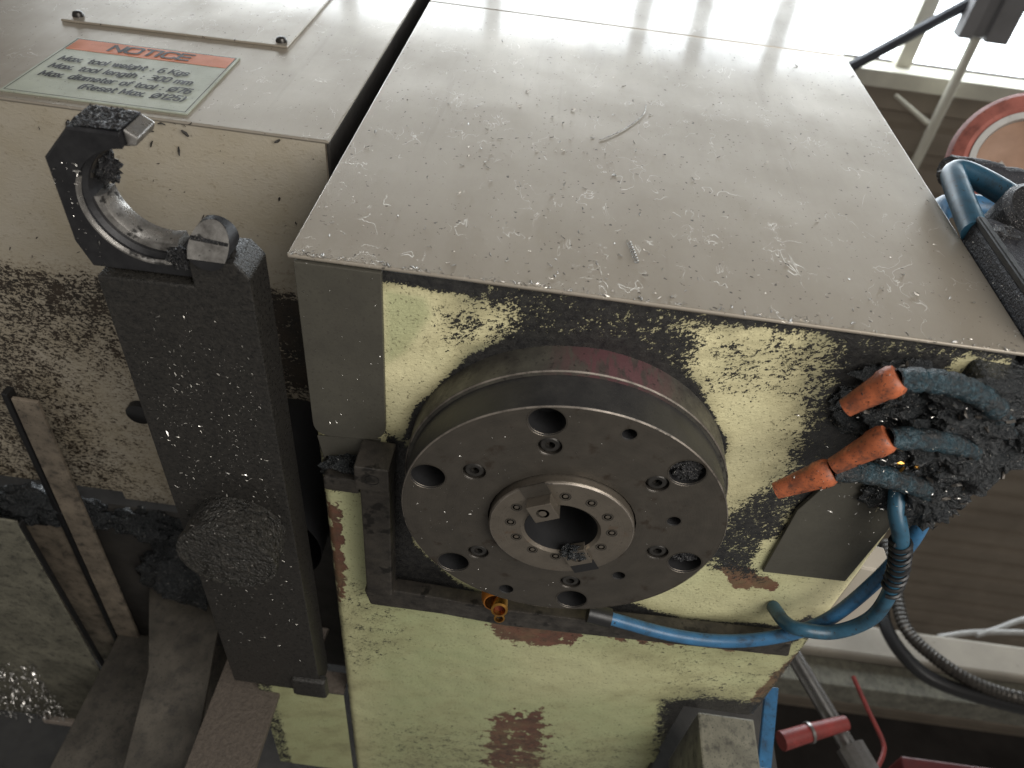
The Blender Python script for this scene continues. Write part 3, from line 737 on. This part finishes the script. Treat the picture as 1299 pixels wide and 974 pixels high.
# hatch panel with two screws
hp = MB(); hz = .3235
hp.add([(-.4415, FY - .0022, .3225), (-.2590, FY - .0022, .3285), (-.2590, FY - .0022, .80), (-.4415, FY - .0022, .80),
        (-.4415, FY - .0002, .3225), (-.2590, FY - .0002, .3285), (-.2590, FY - .0002, .80), (-.4415, FY - .0002, .80)],
       [(0, 1, 2, 3), (4, 7, 6, 5), (0, 4, 5, 1), (1, 5, 6, 2), (2, 6, 7, 3), (3, 7, 4, 0)])
hat = build(hp, 'hatch_panel', 'cover', mag, smooth=.6, bevel=.0006)
for x, z in ((-.4330, .3340), (-.2665, .3370)):
    build(MB().lathe([(.0046, -.0005), (.0046, .0010), (.0036, .0030), (.0016, .0038), (0, .0038)], 20, at(x, FY - .0022, z, (0, -1, 0))), 'screw', 'bolt', hat, smooth=.6)
# notice plate
npl = build(face_prism([(-.4125, .1895), (-.2845, .1905), (-.2860, .2955), (-.4128, .2925)], FY - .0012, FY - .0002), 'notice_plate', 'label', mag, label='grey-green notice plate with an orange header and black lettering')
bord = MB(); q = [(-.4108, .1915), (-.2864, .1925), (-.2878, .2936), (-.4111, .2907)]
for i in range(4):
    (ax, az), (bx, bz) = q[i], q[(i + 1) % 4]; d = Vector((bx - ax, bz - az)).normalized(); nx, nz = -d.y * .0006, d.x * .0006
    bord.add([(ax, FY - .00135, az), (bx, FY - .00135, bz), (bx + nx, FY - .00135, bz + nz), (ax + nx, FY - .00135, az + nz)], [(0, 1, 2, 3)])
build(bord, 'border_line', 'ink', npl)
build(face_prism([(-.4095, .2695), (-.2885, .2722), (-.2887, .2925), (-.4097, .2897)], FY - .0014, FY - .00125), 'header_band', 'label_orange', npl)
def arcp(cx, cy, rx, ry, a0, a1, n=8):
    return [(cx + rx * math.cos(math.radians(a0 + (a1 - a0) * i / n)), cy + ry * math.sin(math.radians(a0 + (a1 - a0) * i / n))) for i in range(n + 1)]
def ring_(w, h, y0=0.0):
    k = .26; return [arcp(w - k, y0 + h - k, k, k, 90, 0, 4) + arcp(w - k, y0 + k, k, k, 0, -90, 4) + arcp(k, y0 + k, k, k, 270, 180, 4) + arcp(k, y0 + h - k, k, k, 180, 90, 4) + [(w - k, y0 + h)]]
X_ = .70
GLYPH = {   # upright bold sans strokes: advance width, polylines in a cap-height box
    'N': (.95, [[(0, 0), (0, 1), (.8, 0), (.8, 1)]]), 'O': (1.05, ring_(.92, 1)), 'T': (.86, [[(0, 1), (.8, 1)], [(.4, 1), (.4, 0)]]), 'I': (.25, [[(.05, 0), (.05, 1)]]),
    'C': (.98, [arcp(.55, .70, .32, .30, 20, 90, 5) + arcp(.30, .70, .30, .30, 90, 180, 5) + arcp(.30, .30, .30, .30, 180, 270, 5) + arcp(.55, .30, .32, .30, 270, 340, 5)]),
    'E': (.84, [[(.74, 1), (0, 1), (0, 0), (.74, 0)], [(0, .52), (.66, .52)]]), 'M': (1.10, [[(0, 0), (0, 1), (.45, .2), (.9, 1), (.9, 0)]]),
    'K': (.85, [[(0, 0), (0, 1)], [(.7, 1), (.05, .42)], [(.22, .58), (.75, 0)]]), 'R': (.92, [[(0, 0), (0, 1)] + [(.45, 1)] + arcp(.48, .75, .25, .25, 90, -90, 6) + [(0, .5)], [(.42, .5), (.75, 0)]]),
    'a': (.72, ring_(.55, X_) + [[(.57, 0), (.57, X_)]]), 'x': (.66, [[(0, 0), (.55, X_)], [(0, X_), (.55, 0)]]), '.': (.30, [[(.06, 0), (.06, .06)]]), ':': (.42, [[(.14, .05), (.14, .12)], [(.14, .52), (.14, .59)]]),
    't': (.46, [[(.14, .95), (.14, .12), (.24, 0), (.38, 0)], [(0, X_), (.36, X_)]]), 'o': (.74, ring_(.60, X_)), 'l': (.24, [[(.06, 0), (.06, 1)]]), 'w': (.92, [[(0, X_), (.2, 0), (.4, X_), (.6, 0), (.8, X_)]]),
    'e': (.72, [[(.02, .36), (.58, .36)] + arcp(.30, .40, .29, .30, 0, 180, 8) + arcp(.30, .28, .29, .28, 180, 325, 6)]), 'i': (.24, [[(.06, 0), (.06, X_)], [(.06, .9), (.06, 1)]]),
    'g': (.72, ring_(.55, X_) + [[(.57, X_), (.57, -.12), (.45, -.26), (.10, -.26)]]), 'h': (.70, [[(0, 0), (0, 1)], [(0, .45)] + arcp(.28, .42, .28, .28, 150, 0, 6) + [(.56, 0)]]),
    'n': (.70, [[(0, 0), (0, X_)], [(0, .45)] + arcp(.28, .42, .28, .28, 150, 0, 6) + [(.56, 0)]]), 'm': (1.02, [[(0, 0), (0, X_)], arcp(.22, .48, .22, .22, 170, 0, 5) + [(.44, 0)], arcp(.66, .48, .22, .22, 170, 0, 5) + [(.88, 0)]]),
    'd': (.72, ring_(.55, X_) + [[(.57, 0), (.57, 1)]]), 'r': (.50, [[(0, 0), (0, X_)], arcp(.28, .42, .28, .28, 160, 70, 5)]), 'f': (.44, [[(.42, 1), (.26, 1), (.16, .88), (.16, 0)], [(0, X_), (.38, X_)]]),
    's': (.66, [[(.54, .60)] + arcp(.28, .53, .26, .17, 45, 200, 6) + [(.28, .36)] + arcp(.28, .18, .27, .18, 60, -150, 7)]),
    '6': (.80, ring_(.64, .60) + [[(0, .3), (0, .74), (.16, 1), (.58, 1)]]), '3': (.78, [[(.02, 1), (.45, 1)] + arcp(.42, .77, .22, .23, 90, -90, 6) + arcp(.42, .27, .24, .27, 90, -90, 6) + [(.02, 0)], [(.15, .54), (.42, .54)]]),
    '0': (.82, ring_(.66, 1)), '7': (.76, [[(0, 1), (.64, 1), (.24, 0)]]), '1': (.50, [[(.02, .78), (.26, 1), (.26, 0)]]), '2': (.78, [arcp(.32, .70, .32, .30, 165, -20, 8) + [(0, 0), (.66, 0)]]),
    '5': (.80, [[(.62, 1), (.06, 1), (.03, .56)] + arcp(.34, .30, .32, .30, 110, -150, 9)]), '(': (.36, [arcp(.34, .45, .30, .62, 125, 235, 6)]), ')': (.36, [arcp(-.06, .45, .30, .62, 55, -55, 6)]),
    '\u00d8': (1.10, [arcp(.46, .48, .44, .44, 0, 360, 20), [(.02, -.08), (.90, 1.04)]]), ' ': (.42, []),
}
def lettering(txt, x0, x1, z, h, tilt, width):
    segs = []; adv = 0.0
    for ch in txt:
        w, polys = GLYPH[ch]
        for pl in polys: segs.append([(adv + x, y) for x, y in pl])
        adv += w + .10
    kx = (x1 - x0) / (adv - .1); mb = MB(); k = 0
    for pl in segs:
        P = [Vector((x * kx, y * h)) for x, y in pl]
        P = [Vector((x0 + p.x + p.y * .10, z + p.y + p.x * tilt)) for p in P]
        for a, b in zip(P[:-1], P[1:]):
            d = b - a
            if d.length < 1e-7: continue
            d.normalize(); n = Vector((-d.y, d.x)) * width / 2; e = d * width * .38; yy = FY - .00160 - (k % 7) * .00002; k += 1
            q = [a - e - n, b + e - n, b + e + n, a - e + n]
            mb.add([(v.x, yy, v.y) for v in q], [(0, 1, 2, 3)])
    me = bpy.data.meshes.new('lettering'); me.from_pydata(mb.v, [], mb.f); me.materials.append(M['ink'])
    o = link(bpy.data.objects.new('lettering', me), npl); o['label'] = 'black printed words ' + txt.replace(':', '')
lettering('NOTICE', -.3800, -.3185, .2752, .0112, .022, .0026)
lettering('Max. tool weight : 6 Kgs', -.4035, -.3085, .2478, .0080, .014, .00150)
lettering('Max. tool length : 300 mm', -.4030, -.3000, .2335, .0080, .012, .00150)
lettering('Max. diameter of tool : \u00d876', -.4022, -.2950, .2190, .0080, .014, .00150)
lettering('(Reset Max. \u00d8125)', -.3675, -.2945, .2062, .0080, .016, .00150)

# ------------------------------------------------------------------ tool changer arm
arm = thing('tool_changer_arm', 'black oily tool changer arm with an open C-shaped gripper', 'tool arm')
AZ0, AZ1 = .024, .0500
build(MB().prism([(-.2675, -.1255), (-.2150, -.1270), (-.2150, -.1430), (-.1905, -.1450), (-.1835, -.1365), (-.1835, .345), (-.2675, .345)], AZ0, AZ1), 'arm_body', 'arm', arm, smooth=.6, bevel=.0016, bseg=2)
JC = (-.2343, -.1673)
outer = [(-.2365, -.2066), (-.2613, -.2064), (-.2772, -.1889), (-.2767, -.1420), (-.2711, -.1275), (-.2050, -.1285), (-.2050, -.150)]
def rayhit(a):
    dx, dy = math.cos(a), math.sin(a); best = 0
    for i in range(len(outer) - 1):
        ax, ay = outer[i]; bx, by = outer[i + 1]; ex, ey = bx - ax, by - ay
        det = dx * -ey + ex * dy
        if abs(det) < 1e-12: continue
        rx, ry = ax - JC[0], ay - JC[1]
        t = (rx * -ey + ex * ry) / det; u = (dx * ry - dy * rx) / det
        if t > 0 and -1e-6 <= u <= 1 + 1e-6: best = max(best, t)
    return best
def sector(a0, a1, prof, n=48, extra=()):
    """prof(a) -> list of (r, z) going round the section"""
    angs = sorted(set([a0 + (a1 - a0) * i / n for i in range(n + 1)] + [a for a in extra if min(a0, a1) < a < max(a0, a1)]))
    vs = []; fs = []; k = None
    for a in angs:
        pr = prof(a); k = len(pr)
        vs += [(JC[0] + r * math.cos(a), JC[1] + r * math.sin(a), z) for r, z in pr]
    for i in range(len(angs) - 1):
        for j in range(k):
            l = (j + 1) % k; fs.append((i * k + j, (i + 1) * k + j, (i + 1) * k + l, i * k + l))
    fs += [tuple(range(k)), tuple(range((len(angs) - 1) * k, len(angs) * k))[::-1]]
    return MB().add(vs, fs)
ex = []
for x, y in outer[:5]:
    a = math.atan2(y - JC[1], x - JC[0]); ex.append(a if a > 0 else a + 2 * PI)
A0, A1 = math.radians(62), math.radians(266)
JB, JT = .0290, .0530
build(sector(A0, A1, lambda a: [(rayhit(a) - .0012, JB), (rayhit(a), JB + .0012), (rayhit(a), JT), (.0300, JT), (.0300, JB + .007), (.0322, JB + .005), (.0322, JB + .0022), (.0318, JB)], 60, ex), 'gripper_jaw', 'jaw', arm, smooth=.5)
build(sector(math.radians(72), math.radians(206), lambda a: [(.0325, JB - .0002), (.0312, JB + .0016), (.0306, JB + .0016), (.0315, JB - .0002)], 50), 'groove_edge', 'bright', arm, smooth=.5)
build(sector(math.radians(74), math.radians(176), lambda a: [(.0301, JB + .009), (.0272, JB + .010), (.0258, JB + .013), (.0258, JT - .001), (.0301, JT - .001)], 50), 'gripper_insert', 'bright', arm, smooth=.5)
build(sector(math.radians(196), math.radians(264), lambda a: [(.0301, JB + .009), (.0290, JB + .010), (.0290, JT - .001), (.0301, JT - .001)], 24), 'upper_insert', 'bar', arm, smooth=.5)
# chip-covered front of the jaw tip, with its bare ground end
mb = MB()
gridx = 26; gridz = 16; vs = []; fs = []
for j in range(gridz + 1):
    for i in range(gridx + 1):
        x = -.2612 + (.0246) * i / gridx; z = JB + .002 + (JT - JB - .0025) * j / gridz
        h = .0012 * mnoise.fractal(Vector((x * 900, z * 900, 3)), 1, 2, 3) + .0008
        vs.append((x, -.2066 - max(h, -.0003), z))
for j in range(gridz):
    for i in range(gridx): a = j * (gridx + 1) + i; fs.append((a, a + 1, a + gridx + 2, a + gridx + 1))
build(MB().add(vs, fs), 'chip_crust', 'grit', arm)
build(MB().prism([(-.2364, -.2068), (-.2300, -.2030), (-.2318, -.1990), (-.2366, -.1985)], JB + .004, JT - .001), 'jaw_tip', 'bright', arm, bevel=.0008)
# locking plunger: dark flat end, bright slanted nose facing forward
pc = (-.2030, -.1520); pr_ = .0105; n = 32; vs = []; fs = []
def slope(y): return .0205 + max(0.0, (-.1475 - y)) * 1.05
lo = []; yc = -.1475
for i in range(n):
    a = 2 * PI * i / n; x, y = pc[0] + pr_ * math.cos(a), pc[1] + pr_ * math.sin(a)
    vs += [(x, y, slope(y)), (x, y, .040)]
for i in range(n):
    j = (i + 1) % n; fs.append((2 * i, 2 * j, 2 * j + 1, 2 * i + 1))
fs.append(tuple(2 * i for i in range(n) if vs[2 * i][1] > yc - .001))
fs.append(tuple(2 * i + 1 for i in range(n))[::-1])
build(MB().add(vs, fs), 'plunger', 'jaw', arm, smooth=.5)
front = sorted([v for v in vs[0::2] if v[1] <= yc], key=lambda v: v[0])
w = math.sqrt(pr_ ** 2 - (yc - pc[1]) ** 2)
arc = [(pc[0] - w, yc, slope(yc))] + sorted([v for v in vs[0::2] if v[1] <= yc], key=lambda v: math.atan2(v[1] - yc, v[0] - pc[0])) + [(pc[0] + w, yc, slope(yc))]
arc = [(x, y, z - .0003) for x, y, z in arc]
build(MB().add(arc, [tuple(range(len(arc)))]), 'plunger_nose', 'bright', arm)
build(MB().add([(pc[0] - .0100, -.1560, slope(-.1560) - .0004), (pc[0] + .0098, -.1548, slope(-.1548) - .0004), (pc[0] + .0098, -.1535, slope(-.1535) - .0004), (pc[0] - .0100, -.1543, slope(-.1543) - .0004)], [(0, 1, 2, 3)]), 'nose_groove', 'grit', arm)
clump('chip_heap', arm, -.2190, -.1410, .0285, .0075, .006, .004, 'grit', 16, .6, 3, 51)
clump('chip_heap', arm, -.2570, -.1795, .0440, .0060, .0085, .006, 'grit', 16, .6, 3, 52)
# pivot boss crusted with chips, end block
bo = build(MB().lathe([(.033, .03), (.034, .012), (.0335, -.001), (.031, -.004), (0, -.004)], 48, at(-.222, .087, 0)), 'pivot_boss', 'boss', arm, smooth=.6)
build(MB().lathe([(.0345, .002), (.0352, -.001), (.0345, -.0045), (.0320, -.0050), (.0305, -.0030)], 48, at(-.222, .087, 0)), 'boss_rim', 'boss', bo, smooth=.6)
clump('boss_crust', bo, -.226, .092, -.0030, .022, .024, .0030, 'boss', 30, .4, 2.2, 61)
clump('boss_crust', bo, -.232, .130, .024, .020, .024, .005, 'boss', 26, .6, 3.0, 62)
build(MB().box(-.2100, -.1765, .318, .350, .0195, .0300), 'end_block', 'arm', arm, smooth=.6, bevel=.004)
hs = build(MB().lathe([(.052, .0), (.052, .12), (0, .12)], 40, at(-.232, .165, .062)), 'arm_drive_housing', 'black', smooth=.6)
tag(hs, 'black round drive housing in the gap beside the tool changer arm', 'housing')

# ------------------------------------------------------------------ dark machine column and guards at lower left
colm = build(MB().box(-1.3, -.170, .80, .86, -.6, .9), 'machine_column', 'dark')
tag(colm, 'dark machine column wall behind the tool changer arm', 'column')
pk = build(face_prism([(-.305, .310), (-.255, .310), (-.222, .205), (-.2300, .145), (-.240, .145)], .50, .506), 'pale_cover', 'pink', bevel=.001)
tag(pk, 'pale dusty cover sliver seen between the arm and the casting', 'cover')
dk = build(MB().box(-.80, -.19, .306, .60, .170, .24), 'grimy_ledge', 'dark', bevel=.006)
tag(dk, 'dark grimy ledge along the rear of the splashed beige underside', 'ledge')
st = thing('tan_strip', 'narrow tan rusty channel strip below the splashed underside at left', 'strip')
build(MB().prism([(-.4840, .134), (-.4600, .135), (-.4750, .64), (-.5050, .64)], .1550, .1590), 'web', 'tan', st, smooth=.6, bevel=.001)
build(MB().prism([(-.4905, .128), (-.4850, .129), (-.5060, .64), (-.5115, .64)], .1540, .1650), 'flange', 'black', st, bevel=.0008)
gs = thing('guard_sheet', 'dirty olive guard sheet with a pale folded lip at bottom left', 'guard')
build(MB().prism([(-.90, .262), (-.509, .276), (-.519, .765), (-.90, .775)], .120, .1225), 'sheet', 'guard', gs, bevel=.0008)
build(MB().box(-.643, -.520, .766, .778, .1130, .1215), 'lip', 'pink', gs, bevel=.001)
build(MB().box(-.5080, -.5055, .278, .765, .1190, .1250), 'side_fold', 'black', gs, bevel=.001)
g2 = build(MB().prism([(-.560, .330), (-.478, .322), (-.492, .655), (-.560, .660)], .1620, .165), 'tan_guard', 'tan', bevel=.001)
tag(g2, 'brown-tan guard sheet between the olive guard sheet and tan strip', 'guard')
g3 = build(MB().box(-.500, -.345, .562, .575, -.30, .160), 'dark_guard', 'guard_dark', bevel=.002)
tag(g3, 'dark grey-brown guard panel behind the arm at lower left', 'guard')
g4 = build(face_prism([(-.345, .150), (-.440, .170), (-.395, .068), (-.370, -.06), (-.300, -.06)], .450, .456), 'slanted_guard', 'guard_dark', bevel=.001)
tag(g4, 'slanted dusty dark guard between the arm boss and the rusty board', 'guard')
n = 15; top = [(-.307 + .066 * i / (n - 1), .0835 + rnd.uniform(-.004, .004)) for i in range(n)]
rb = build(face_prism(top[::-1] + [(-.307, -.10), (-.241, -.10)], .420, .428), 'rusty_board', 'rusty', bevel=.0008)
tag(rb, 'rough brown flaking board standing below the arm end', 'board')

for i, (x, y, z, a, b, c) in enumerate([(-.53, .315, .168, .05, .022, .016), (-.47, .318, .170, .03, .018, .012), (-.41, .322, .168, .035, .020, .014), (-.36, .335, .165, .03, .03, .016), (-.38, .40, .160, .05, .05, .02)]):
    clump('caked_sludge', dk, x, y, z, a, b, c, 'sludge', 20, .5, 2.5, 70 + i)
# ------------------------------------------------------------------ girder, cables, pipe and valve at lower right
gd = thing('girder', 'beige steel girder crossing behind the machine at lower right', 'girder')
build(MB().box(.85, 4.0, 1.60, 1.75, .880, .985), 'upper_flange', 'beam', gd, bevel=.01)
build(MB().box(.80, 4.0, 1.63, 1.72, .792, .878), 'web', 'guard', gd, bevel=.004)  # darker colour stands in for the shaded lower half of the girder
cb = build(MB().tube(spline([(1.020, 1.3, 1.05), (1.008, 1.3, .914), (.985, 1.3, .806), (1.015, 1.3, .713), (1.093, 1.3, .655), (1.29, 1.3, .622), (1.6, 1.3, .60)], 8), .017, 12), 'power_cable', 'black', smooth=.8)
tag(cb, 'smooth black power cable sagging in front of the beige girder', 'cable')
cd = thing('ribbed_conduit', 'ribbed black conduit sagging beside the smooth cable', 'conduit')
pp = spline([(1.045, 1.28, 1.05), (1.034, 1.28, .917), (1.024, 1.28, .79), (1.078, 1.28, .712), (1.168, 1.28, .655), (1.30, 1.28, .632), (1.6, 1.28, .61)], 20)
build(MB().tube(pp, [.0145 + .0025 * (i % 2) for i in range(len(pp))], 12), 'jacket', 'bar', cd, smooth=.4)
for i, (a, lab) in enumerate(((((1.60, 2.0, 1.232), (1.79, 2.0, 1.280), (2.2, 2.0, 1.33)), 'lower white tube lying along the girder top at right edge'),
                              (((1.75, 2.0, 1.262), (1.84, 2.0, 1.300), (1.97, 2.0, 1.36), (2.2, 2.0, 1.43)), 'upper white tube curving up above the girder at right edge'))):
    w = build(MB().tube(spline(a, 8), .010, 10), 'white_tube', 'white', smooth=.8)
    tag(w, lab, 'tube')
pv = thing('drain_pipe', 'slanting galvanised pipe with a red valve handle at bottom right', 'pipe')
build(MB().tube([(.448, .70, .345), (.530, .70, .150)], .0125, 16), 'pipe', 'chrome', pv, smooth=.8)
build(MB().tube([(.508, .695, .200), (.545, .695, .11)], .021, 12), 'union', 'chrome', pv, smooth=.5)
hd = build(MB().tube([(.398, .672, .184), (.440, .672, .201), (.498, .672, .223)], [.0135, .0125, .0105], 12), 'valve_handle', 'red_dark', pv, smooth=.8)
build(MB().tube([(.4385, .672, .2005), (.4425, .672, .2020)], .0150, 14), 'band', 'chrome', hd, smooth=.6)
bl = build(MB().tube(spline([(.5415, .70, .312), (.5520, .70, .262), (.5620, .70, .218), (.5590, .70, .200), (.545, .70, .178)], 6), .0035, 8), 'red_bail', 'red_dark', smooth=.8)
tag(bl, 'thin red wire bail beside the galvanised pipe', 'bail')
bs = build(MB().prism([(.268, .395), (.282, .395), (.282, .402), (.268, .402)], .03, .118), 'blue_strap', 'tube', bevel=.001)
bs.data.transform(Matrix(((1, 0, .25, -.022), (0, 1, 0, 0), (0, 0, 1, 0), (0, 0, 0, 1))))
tag(bs, 'short blue strap hanging behind the casting corner', 'strap')
rx = build(MB().box(.70, 1.4, .90, 1.0, .10, .290), 'red_box', 'maroon', bevel=.004)
tag(rx, 'dark red box top just visible at the bottom right edge', 'box')

# ------------------------------------------------------------------ loose chips (swarf)
def flake(mb, c, nrm, L, Wd, T, ang):
    """a bent sliver lying on a surface of normal nrm"""
    nrm = Vector(nrm).normalized(); e1 = nrm.orthogonal().normalized(); e2 = nrm.cross(e1)
    d = e1 * math.cos(ang) + e2 * math.sin(ang); s = nrm.cross(d); c = Vector(c)
    up = nrm * T; k = rnd.uniform(-.3, .5) * L; t1 = nrm * rnd.uniform(.1, .35) * L
    p = [c - d * L / 2, c + s * k * .3 + nrm * T * .5, c + d * L / 2 + t1]
    vs = []
    for i, q in enumerate(p):
        w = Wd * (.5 if i != 1 else 1) * .5
        vs += [q - s * w, q + s * w + up * .3, q + up]
    mb.add(vs, [(0, 1, 4, 3), (1, 2, 5, 4), (2, 0, 3, 5), (3, 4, 7, 6), (4, 5, 8, 7), (5, 3, 6, 8), (0, 2, 1), (6, 7, 8)])
def scatter(name, label, n, pos, nrm, size, mat, parent=None):
    mb = MB()
    for i in range(n):
        L = size[0] * (size[1] / size[0]) ** (rnd.random() ** 2.2)
        flake(mb, pos(), nrm, L, L * rnd.uniform(.18, .5), L * rnd.uniform(.08, .3), rnd.uniform(0, PI * 2))
    o = build(mb, name, mat); tag(o, label, 'metal chips', kind='stuff'); return o
def on_meshes(objs):
    pts = []
    for o in objs:
        me = o.data
        for p in me.polygons:
            if p.normal.z < .2: pts.append((p.center.copy(), p.normal.copy(), p.area))
    return pts
def scatter_on(name, label, objs, n, size, mat):
    pts = on_meshes(objs); w = [a for _, _, a in pts]; mb = MB()
    for c, nr, a in rnd.choices(pts, weights=w, k=n):
        L = size[0] * (size[1] / size[0]) ** (rnd.random() ** 2)
        j = Vector((rnd.uniform(-1, 1), rnd.uniform(-1, 1), rnd.uniform(-1, 1))) * .0008
        flake(mb, c + j, nr, L, L * rnd.uniform(.3, .7), L * rnd.uniform(.15, .4), rnd.uniform(0, 6.28))
    o = build(mb, name, mat); tag(o, label, 'metal chips', kind='stuff'); return o
def gauss2(cx, cz, sx, sz): return (rnd.gauss(cx, sx), rnd.gauss(cz, sz))
def on_front():
    r = rnd.random()
    if r < .30: x, z = gauss2(-.03, .21, .055, .06)
    elif r < .52:
        cx, cz, q = rnd.choice([(-.072, .184, .010), (-.050, .165, .008), (-.093, .090, .012), (-.020, .240, .016), (.012, .215, .014), (.020, .085, .012), (-.03, .078, .014), (.15, .12, .014), (.10, .075, .012)])
        x, z = gauss2(cx, cz, q, q * 1.4)
    elif r < .75: x, z = rnd.uniform(HL, HR), UZ + abs(rnd.gauss(0, .035))
    else: x, z = rnd.uniform(HL, HR), rnd.uniform(UZ, .45)
    return (min(max(x, HL), HR), FY - .0026, max(z, UZ))
scatter('front_cover_swarf', 'tiny dull chips stuck to the oily front cover', 520, on_front, (0, -1, 0), (.0005, .0038), 'chip_dull')
scatter('front_cover_bright_swarf', 'tiny bright chips glinting on the front cover', 160, on_front, (0, -1, 0), (.0005, .0022), 'chip')
scatter('arm_swarf', 'silver slivers sprinkled over the underside of the tool arm', 900,
        lambda: (rnd.uniform(-.262, -.190), rnd.triangular(-.125, .30, -.05), AZ0 - .0001), (0, 0, -1), (.0004, .0024), 'chip_dull')
scatter('arm_bright_swarf', 'few brighter slivers glinting on the tool arm', 45,
        lambda: (rnd.uniform(-.262, -.190), rnd.triangular(-.125, .30, -.08), AZ0 - .0001), (0, 0, -1), (.0005, .0040), 'chip')
scatter('jaw_swarf', 'sparse chips on the flat of the gripper jaw', 40,
        lambda: (rnd.uniform(-.276, -.262), rnd.uniform(-.19, -.13), JB - .0001), (0, 0, -1), (.0006, .004), 'chip')
def on_nozzles():
    return (rnd.gauss(.195, .022), rnd.gauss(-.072, .030), rnd.uniform(.022, .034))
scatter('nozzle_swarf', 'silver chips caught in the black sludge around coolant nozzles', 420, on_nozzles, (0, 0, -1), (.0006, .0038), 'chip')
scatter('magazine_swarf', 'dark slivers dotted on the clean part of the magazine underside', 90,
        lambda: (rnd.uniform(-.45, MR), rnd.uniform(FY, .01), MZ + .0002), (0, 0, -1), (.001, .006), 'dark')
def on_flange():
    while True:
        x, y = rnd.gauss(-.03, .045), rnd.gauss(.0, .05); r = math.hypot(x, y)
        if .05 < r < .097 and all(math.hypot(x - a, y - b) > c for a, b, c in holes[:-1]): return (x, y, -.0001)
scatter('flange_swarf', 'fine glittering dust of chips on the spindle flange face', 110, on_flange, (0, 0, -1), (.0004, .0014), 'chip')
scatter('cover_plate_swarf', 'few bright chips on the left cover plate', 60, lambda: (rnd.uniform(-.165, -.12), rnd.uniform(FY, -.002), .0424), (0, 0, -1), (.0004, .0020), 'chip')
scatter('guard_glitter', 'heap of glittering chips on the guard at far bottom left', 700,
        lambda: (rnd.uniform(-.74, -.600) , rnd.uniform(.60, .775), .119 - rnd.random() * .006), (rnd.uniform(-.3, .3), -.6, -1), (.003, .010), 'chip')
scatter('edge_swarf', 'ragged crust of chips along the lower edge of the front cover', 300,
        lambda: (HL + (HR - HL) * rnd.random() ** 1.7, FY - .0026, UZ - .0028 + abs(rnd.gauss(0, .0022))), (0, -1, -.2), (.0007, .0036), 'chip_dull')
scatter('boss_swarf', 'dull chips crusted on the round boss of the tool arm', 70,
        lambda: (-.222 + rnd.gauss(0, .018), .090 + rnd.gauss(0, .020), -.0055 - rnd.random() * .003), (0, 0, -1), (.0008, .0045), 'bar')
NZ = [o for o in COL.objects if o.type == 'MESH' and o.name.split('.')[0] in ('segment', 'tip')]
scatter_on('hose_dark_swarf', 'dark specks of swarf stuck on the coolant hoses and orange tips', NZ, 220, (.0006, .0024), 'sludge')
scatter_on('hose_bright_swarf', 'bright specks of swarf stuck on the coolant hoses', NZ, 90, (.0005, .0020), 'chip_dull')
SL = [o for o in COL.objects if o.type == 'MESH' and o.name.split('.')[0] == 'sludge_mass']
scatter_on('sludge_swarf', 'mixed curled slivers matted into the sludge by the manifold', SL, 420, (.0010, .0060), 'bar')
scatter_on('sludge_bright_swarf', 'bright slivers glinting in the sludge by the manifold', SL, 150, (.0006, .0036), 'chip')
# a few chips large enough to pick out
def curl(name, label, a, b, r, turns, w, mat):
    a, b = Vector(a), Vector(b); d = (b - a).normalized(); e1 = d.orthogonal().normalized(); e2 = d.cross(e1)
    vs = []; fs = []; n = int(turns * 14)
    for i in range(n + 1):
        t = i / n; an = t * turns * 2 * PI; q = a.lerp(b, t) + (e1 * math.cos(an) + e2 * math.sin(an)) * r
        vs += [q - d * w / 2, q + d * w / 2]
    for i in range(n): fs.append((2 * i, 2 * i + 1, 2 * i + 3, 2 * i + 2))
    o = build(MB().add(vs, fs), name, mat, smooth=1.0); return tag(o, label, 'metal chip')
curl('curled_chip', 'curled spiral chip stuck near the bottom of the front cover', (.0150, FY - .0040, .1000), (.0195, FY - .0038, .0790), .0013, 8, .0009, 'chip')
hr = build(MB().tube(spline([(.0330, FY - .0032, .305), (.0300, FY - .0034, .285), (.0170, FY - .0032, .258), (.0030, FY - .0034, .238), (-.0030, FY - .0031, .232)], 6), .0004, 5), 'wire_chip', 'chip_dull')
tag(hr, 'long thin wiry chip across the upper middle of the front cover', 'metal chip')
for i, (x, y, z, l, an, lab) in enumerate([(.1845, -.072, .020, .0045, .9, 'short brassy chip, upper of three beside middle nozzle'), (.1875, -.066, .020, .0058, 2.0, 'long brassy chip, lower of three beside middle nozzle'), (.1945, -.070, .020, .0042, .3, 'brassy chip, rightmost of three beside middle nozzle')]):
    m = MB(); flake(m, (x, y, z), (0, 0, -1), l, .0022, .0012, an)
    tag(build(m, 'brassy_chip', 'brass'), lab, 'metal chip', 'brassy chips by the nozzles')
